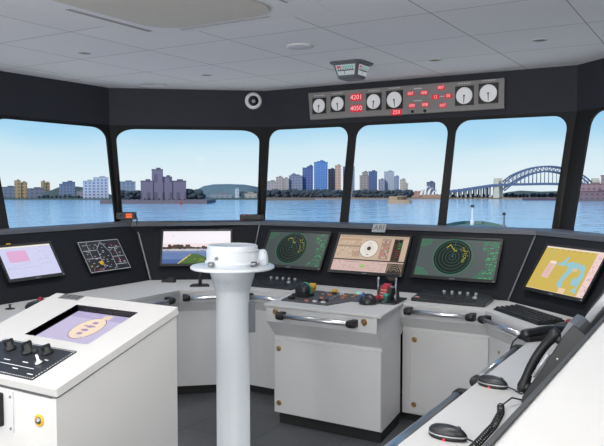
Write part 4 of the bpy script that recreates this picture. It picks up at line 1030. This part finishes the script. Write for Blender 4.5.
B_('low reddish row of houses left of the shell-roofed hall', 1770, [(411,419,192.6),(418,426,191.6)], (186,142,124), (150,116,108), 7, 6, name='terrace', cat='houses')
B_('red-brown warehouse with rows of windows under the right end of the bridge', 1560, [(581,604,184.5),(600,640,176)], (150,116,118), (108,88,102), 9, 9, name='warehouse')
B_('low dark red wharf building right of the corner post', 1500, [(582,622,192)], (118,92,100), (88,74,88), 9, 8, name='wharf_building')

# white shell-roofed hall
sh = thing('shell_roof_hall', 'small white hall with pointed shell roofs on the far shore beside the slate tower', 'hall', site(431,1745,ZW+2))
SHW = mat('white_tile_shell', (224,220,214), .5, vary=.05, scale=.2); POD = mat('terrace_podium', (176,142,122), .8, vary=.1, scale=.1)
k = 1745/FL
m = MB(); p0 = site(422,1745,ZW+2); p1 = site(441,1745,ZW+2); dx = (p1-p0).normalized(); dy = V((-dx.y,dx.x,0))
m.box((p0+p1)/2+dy*10+V((0,0,4)), ((p1-p0).length,24,8), POD, (dx,dy,V((0,0,1)))); m.build('podium', POD, sh)
for x, w, h_ in ((424.5,5.5,6),(428,6,9.5),(432,6,7.5),(435.5,4.5,5)):
    c_ = site(x,1745,ZW+9); ww = w*k; hh = h_*k; rings = []
    for j_ in range(7):
        t = j_/6; z = hh*math.sin(t*PI/2)*1.0; half = 9*(1-t)**.7+.1; back_ = ww*(.1+.8*t*t)
        rings.append([c_+dx*(back_-ww*.5)+dy*(10-half)+V((0,0,z)), c_+dx*(back_-ww*.5-ww*.45*(1-t))+dy*10+V((0,0,z)), c_+dx*(back_-ww*.5)+dy*(10+half)+V((0,0,z)), c_+dx*(back_-ww*.5+ww*.2*(1-t))+dy*10+V((0,0,z*.8))])
    m = MB(); m.loft(rings, SHW); m.build('roof_shell', SHW, sh)

# island fort, islets, quays, buoy
STONE = mat('sandstone_wall', (168,142,116), .9, vary=.2, scale=.3)
def isle(name, label, cat, x, depth, w, h_, ht, m_, extra=None):
    c_ = site(x, depth, ZW); root = thing(name, label, cat, c_); k = depth/FL; rx_ = w*k/2
    m = MB(); m.loft([[c_+V((rx_*f_*math.cos(2*PI*j_/20), rx_*.5*f_*math.sin(2*PI*j_/20), z)) for j_ in range(20)] for f_, z in ((1.04,-2),(1,h_*k*.5),(.94,h_*k))], m_); m.build('rock_base', m_, root)
    if extra:
        dxw, rw, zt = extra; cc_ = site(x+dxw, depth, ZW); 
        m = MB(); m.lathe([(rw*k,h_*k*.8),(rw*k*.96,zt*k),(rw*k*1.04,zt*k),(rw*k*1.04,zt*k+1.5),(0,zt*k+1.5)], cc_, (0,0,1), m_, 20); m.build('round_tower', m_, root)
        m = MB(); m.box(cc_+V((-rw*k*1.6,0,h_*k+3)), (rw*k*2,10,6), STONE); m.build('barrack_block', STONE, root)
    return root
isle('island_fort', 'round sandstone fort on its own islet in the harbour', 'fort', 399.5, 1330, 25, 3.5, 6, STONE, (2.5,5.0,6.5))
QUAY = mat('dark_quay_wall', (116,104,108), .9, vary=.15, scale=.2)
def quay(label, x0, x1, d, w, y, m_=QUAY):
    a_, b_ = site(x0,d), site(x1,d); u_ = (b_-a_).normalized(); n_ = V((-u_.y,u_.x,0)); z = hgt(y,d)
    m = MB(); m.box((a_+b_)/2+n_*w/2+V((0,0,(z-ZW)/2-1)), ((b_-a_).length,w,z-ZW+2), m_, (u_,n_,V((0,0,1))))
    return tag(m.build('stone_quay', m_), label, 'quay')
quay('long brown-grey quay jutting out below the grain terminal', 100, 207, 1280, 130, 200.2)
quay('thin dark pier crossing below the arch bridge', 525, 603, 1560, 20, 198.2, mat('dark_pier_timber',(92,78,92),.9))
quay('dark wharf edge at the foot of the red-brown warehouse', 574, 660, 1470, 25, 199.2)
quay('low rocky spit in front of the skyline, behind the pedestal side post', 264, 315, 1560, 26, 198.2, mat('spit_rock',(120,108,96),.95,vary=.2,scale=.2))
bu = thing('channel_buoy', 'tiny red channel buoy off the end of the quay', 'buoy', site(181,1240))
k = 1240/FL; c_ = site(181,1240)
m = MB(); m.lathe([(2.2,-1),(2.4,1.5),(1.5,2),(.8,4),(.7,8),(0,8.5)], c_, (0,0,1), glow((200,50,50),.0001) if False else RED, 12); m.build('float', RED, bu)
m = MB(); m.lathe([(1.2,8),(0,10.5)], c_, (0,0,1), RED, 10); m.build('topmark', RED, bu)

# trees on the far shore: one crown and trunk, copied
LEAF = mat('dark_blue_green_foliage', (66,74,80), .95, vary=.35, scale=.25, bump=.5); BARK = mat('tree_bark', (80,66,56), .9)
tr = random.Random(21)
def make_tree(label):
    root = thing('shore_tree', label, 'tree', (0,0,0), 0)
    m = MB()
    for k in range(13):
        a_ = tr.random()*6.28; cz = tr.uniform(2.6,11.5); r_ = tr.uniform(0,6.5)*(1-.045*cz); rr_ = tr.uniform(2.4,4.2)
        c_ = V((r_*math.cos(a_), r_*math.sin(a_), cz))
        rings = [[c_+V((math.cos(2*PI*i/10)*math.sin(PI*j/7)*rr_*tr.uniform(.82,1.15), math.sin(2*PI*i/10)*math.sin(PI*j/7)*rr_*tr.uniform(.82,1.15), -math.cos(PI*j/7)*rr_*.85)) for i in range(10)] for j in range(1,7)]
        m.loft(rings, LEAF)
    m.build('crown', LEAF, root)
    m = MB(); m.tube([(0,0,0),(.3,0,4),(.2,.3,8)], [.8,.6,.4], BARK, 6); m.build('trunk', BARK, root); return root
tA = None
def trees(xs, depth, ytop, label, group, z0=2.5):
    global tA
    for x in xs:
        d = depth+tr.uniform(-8,8); p = site(x+tr.uniform(-.6,.6), d, ZW+z0); s_ = (hgt(ytop+tr.uniform(-.8,1.6), d)-ZW-z0)/15.5
        if tA is None: tA = make_tree(label); tA.matrix_basis = Matrix.Translation(p) @ Matrix.Scale(s_, 4); o = tA
        else: o = dup(tA, p, label, tr.uniform(0,6), s_)
        o['group'] = group
fr_ = lambda a_, b_, st: [a_+st*i for i in range(int((b_-a_)/st)+1)]
trees(fr_(266.5,341,3.0), 1735, 186.8, 'dark tree in the row below the tower skyline, left of the first mullion', 'trees below the skyline, left part')
trees(fr_(356,412,3.2), 1735, 187.2, 'dark tree in the row below the tower skyline, right of the first mullion', 'trees below the skyline, right part')
trees(fr_(120,140,3.4), 1370, 188, 'dark tree on the quay left of the grain terminal', 'trees left of the grain terminal', 5.0)
trees(fr_(187,201,3.2), 1370, 186, 'dark tree on the quay right of the grain terminal', 'trees right of the grain terminal', 5.0)
trees(fr_(242,260,4.0), 1745, 189.5, 'dark tree on the shore beside the corner post below the hazy ridge', 'trees beside the corner post')
trees(fr_(30,80,4.4), 1690, 194, 'small dark tree along the shore left of the white flats', 'trees along the left shore')
trees(fr_(506,566,3.6), 1760, 191.8, 'dark tree on the bank under the arch of the bridge', 'trees under the bridge arch')
trees(fr_(452,492,4.0), 1745, 193, 'dark tree on the shore beneath the bridge approach', 'trees beneath the bridge approach')
trees(fr_(412,446,5.0), 1800, 192.5, 'dark tree around the shell-roofed hall', 'trees around the shell hall')
trees(fr_(124,186,5.0), 1300, 197, 'low dark tree at the foot of the grain terminal', 'low trees at the grain terminal', 5.0)

# arch bridge
bd_ = 1720
br = thing('arch_bridge', 'blue-grey steel arch bridge with stone pylons in the right front window', 'bridge', site(547,bd_,ZW))
IRON = mat('blue_grey_bridge_steel', (92,104,132), .6, vary=.08, scale=.1); APP = mat('grey_approach_stone', (128,128,132), .85); PYL = mat('pale_granite_pylon', (206,194,172), .85, vary=.08, scale=.2)
def bp_(x, y, off=0):
    a_ = site(500,bd_); b_ = site(594,bd_); n_ = V((-(b_-a_).y,(b_-a_).x,0)).normalized()
    p = site(x,bd_,hgt(y,bd_)); return p+n_*off
up = lambda x: 166.4+ (abs(x-548)/44.0)**2*14.8+ (max(0,abs(x-548)-36))*.22
lw = lambda x: 171.3+ (abs(x-548)/44.0)**2*19.5
for off in (0,26):
    xs = [504+88*i/22 for i in range(23)]
    m = MB(); m.tube([bp_(x,up(x),off) for x in xs], 1.9, IRON, 6); m.build('upper_chord', IRON, br)
    m = MB(); m.tube([bp_(x,lw(x),off) for x in xs], 1.9, IRON, 6); m.build('lower_chord', IRON, br)
    m = MB()
    for i in range(22):
        m.tube([bp_(xs[i],up(xs[i]),off), bp_(xs[i],lw(xs[i]),off)], .8, IRON, 4)
        if xs[i] < 548: m.tube([bp_(xs[i],up(xs[i]),off), bp_(xs[i+1],lw(xs[i+1]),off)], .7, IRON, 4)
        else: m.tube([bp_(xs[i],lw(xs[i]),off), bp_(xs[i+1],up(xs[i+1]),off)], .7, IRON, 4)
    m.build('web_bracing', IRON, br)
    m = MB()
    for i in range(1,22):
        if lw(xs[i]) < 183.4: m.tube([bp_(xs[i],lw(xs[i]),off), bp_(xs[i],184,off)], .75, IRON, 4)
    m.build('hangers', IRON, br)
dk = [(446,191.6),(462,189.8),(480,187.0),(494,184.9),(504,184.2),(548,183.4),(592,184.2),(604,185),(640,188)]
m = MB()
m.loft([[bp_(x,y-.7,-3),bp_(x,y-.7,29),bp_(x,y+1.7,29),bp_(x,y+1.7,-3)] for x, y in dk], IRON); m.build('deck', IRON, br)
for x in (451,456,461,466,471,476,481,486,490,608,616,626):
    y = 190.8-(x-446)*.135 if x < 500 else 186.5
    for off in (2,24): m = MB(); q_ = bp_(x,196.2,off); h_ = bp_(x,y,off); m.tube([q_, h_], 2.4, APP, 4, False); m.build('approach_pier', PYL, br)
for x in (496.3,502.0,594,599.5):
    off = 6 if x in (496.3,594) else 22
    p = bp_(x,184,off-2); ax_ = (bp_(600,184)-bp_(500,184)).normalized(); ay_ = V((-ax_.y,ax_.x,0)); zt = hgt(178.2,bd_); w_ = 4.6*bd_/FL
    m = MB(); rings = []
    for f_, z in ((1.15,ZW+2.5),(1.05,ZW+18),(1,ZW+30),(.92,zt-8),(.92,zt-7),(1,zt-6.5),(1,zt-5),(.8,zt-4.5),(.78,zt)):
        rings.append([V((p.x,p.y,z))+ax_*sx_*w_/2*f_+ay_*sy_*w_/2*f_ for sx_, sy_ in ((-1,-1),(1,-1),(1,1),(-1,1))])
    m.loft(rings, PYL); m.build('pylon', PYL, br)

# own ship's bow ahead, with its masts
HULL = mat('green_deck_paint', (108,132,120), .7, vary=.1, scale=.5); HW = mat('white_mast_paint', (216,220,224), .5)
bz = -3.7
bw = thing('ship_bow', "own ship's green bow with its bulwark seen over the window sill", 'ship', site(474,100,ZW))
tip = site(473.5,101,bz); aim = math.radians(0); dB = (site(473.5,101)-site(473.5,60)).normalized(); sB = V((dB.y,-dB.x,0))
def hull(z, f_, w): 
    pts = []
    for t in [i/10 for i in range(11)]:
        pts.append((-1*(w*math.sin(t*PI/2)**.8), -38*f_*t**1.6))
    full = [(-a_, b_) for a_, b_ in reversed(pts)]+pts[1:]
    return [V((tip.x,tip.y,z))+sB*a_+dB*b_ for a_, b_ in full]
m = MB(); m.loft([hull(ZW-1,.8,3.6), hull(bz-2,1,4.6), hull(bz-.3,1,5.0)], HULL); m.build('hull', HULL, bw)
m = MB(); m.loft([hull(bz-.3,1,5.0), hull(bz+.12,1,5.1)], HULL, False); m.build('bulwark', HULL, bw)
for x, d, y0, y1, r_, nm in ((472.6,97,223.5,205,.16,'foremast'),(504.3,84,227,212.5,.12,'light_post')):
    p = site(x,d); z0, z1 = hgt(y0,d)-.6, hgt(y1,d)
    m = MB(); m.tube([V((p.x,p.y,z0)),V((p.x,p.y,z0+(z1-z0)*.35)),V((p.x,p.y,z0+(z1-z0)*.36)),V((p.x,p.y,z1))], [r_*2.2,r_*1.8,r_,r_*.7], HW if nm == 'foremast' else GREYM, 8)
    mo = m.build(nm, HW, bw)
    m = MB(); m.box((p.x,p.y,z1-.15),(r_*2.6,r_*2.6,.3), BLACKG); m.build('lantern', BLACKG, mo)

# ------------------------------------------------------------------ sky, sun, lamps and added fill lights
w = bpy.data.worlds.new('sky'); S.world = w; w.use_nodes = True; nt = w.node_tree
bg = nt.nodes['Background']; tc = nt.nodes.new('ShaderNodeTexCoord'); sp = nt.nodes.new('ShaderNodeSeparateXYZ'); rp = nt.nodes.new('ShaderNodeValToRGB')
nz = nt.nodes.new('ShaderNodeTexNoise'); nz.inputs['Scale'].default_value = 5; nz.inputs['Detail'].default_value = 4
mpn = nt.nodes.new('ShaderNodeMapping'); mpn.inputs['Scale'].default_value = (1,1,3.5)
L = nt.links; L.new(tc.outputs['Generated'], mpn.inputs['Vector']); L.new(mpn.outputs['Vector'], nz.inputs['Vector']); L.new(tc.outputs['Generated'], sp.inputs[0])
ma = nt.nodes.new('ShaderNodeMath'); ma.operation = 'MULTIPLY_ADD'; ma.inputs[1].default_value = .05; L.new(nz.outputs['Fac'], ma.inputs[0])
sb = nt.nodes.new('ShaderNodeMath'); sb.operation = 'SUBTRACT'; sb.inputs[1].default_value = .025; L.new(sp.outputs[2], sb.inputs[0]); L.new(sb.outputs[0], ma.inputs[2])
mr = nt.nodes.new('ShaderNodeMapRange'); mr.inputs[1].default_value = -.05; mr.inputs[2].default_value = .35; L.new(ma.outputs[0], mr.inputs[0]); L.new(mr.outputs[0], rp.inputs[0])
cr = rp.color_ramp; cr.elements[0].position = 0; cr.elements[0].color = rgb(232,242,248); cr.elements[1].position = 1; cr.elements[1].color = rgb(96,160,224)
for pos, c_ in ((.15,(232,244,250)),(.24,(214,237,248)),(.30,(182,223,247)),(.38,(154,210,246)),(.56,(132,192,239))):
    e_ = cr.elements.new(pos); e_.color = rgb(*c_)
L.new(rp.outputs[0], bg.inputs[0]); bg.inputs[1].default_value = 1.0

sun = bpy.data.lights.new('sun', 'SUN'); sun.energy = 3.0; sun.angle = .01; sun.color = (1,.95,.88)
so = bpy.data.objects.new('sun', sun); C.objects.link(so); so.location = (0,0,50)
sd = V((.15,.80,-.58)).normalized(); so.rotation_euler = sd.to_track_quat('-Z', 'Y').to_euler()
def lamp(x, y, p, sx=.6, sy=.6, z=H-.012, col=(1,.98,.95)):
    l = bpy.data.lights.new('unseen_ceiling_light', 'AREA'); l.shape = 'RECTANGLE'; l.size = sx; l.size_y = sy; l.energy = p; l.color = col
    o = bpy.data.objects.new('unseen_ceiling_light', l); C.objects.link(o); o.location = (x,y,z); return o
for x, y in ((-3.2,1.1),(-1.3,1.1),(.8,1.0),(-3.0,-.9),(-.9,-.9),(1.2,-.9)): lamp(x, y, 16.5)
lamp(-.9, 2.2, 12, .5, .5)  # extra out-of-view light added to brighten the right desk
def added_back_fill(c, d, p, sx, sy):  # unseen fill lights added behind the eye to lift ceiling and console fronts
    l = bpy.data.lights.new('added_back_fill', 'AREA'); l.shape = 'RECTANGLE'; l.size = sx; l.size_y = sy; l.energy = p; l.color = (1,.985,.96)
    o = bpy.data.objects.new('added_back_fill', l); C.objects.link(o); o.location = c; o.rotation_euler = V(d).normalized().to_track_quat('-Z', 'Y').to_euler()
added_back_fill((-3.2,-2.15,1.15), (0,1,.7), 112, 1.6, .5); added_back_fill((-.9,-2.15,1.15), (0,1,.7), 112, 1.6, .5); added_back_fill((1.3,-2.15,1.15), (-.2,1,.7), 100, 1.4, .5)
for x, y in ((-3.55,3.188),(-.955,4.279),(-1.714,4.591),(-3.45,4.30)):
    l = bpy.data.lights.new('spot_lamp', 'SPOT'); l.energy = 28; l.spot_size = 2.1; l.spot_blend = .8; l.shadow_soft_size = .04; l.color = (1,.97,.92)
    o = bpy.data.objects.new('spot_lamp', l); C.objects.link(o); o.location = (x,y,H-.015)
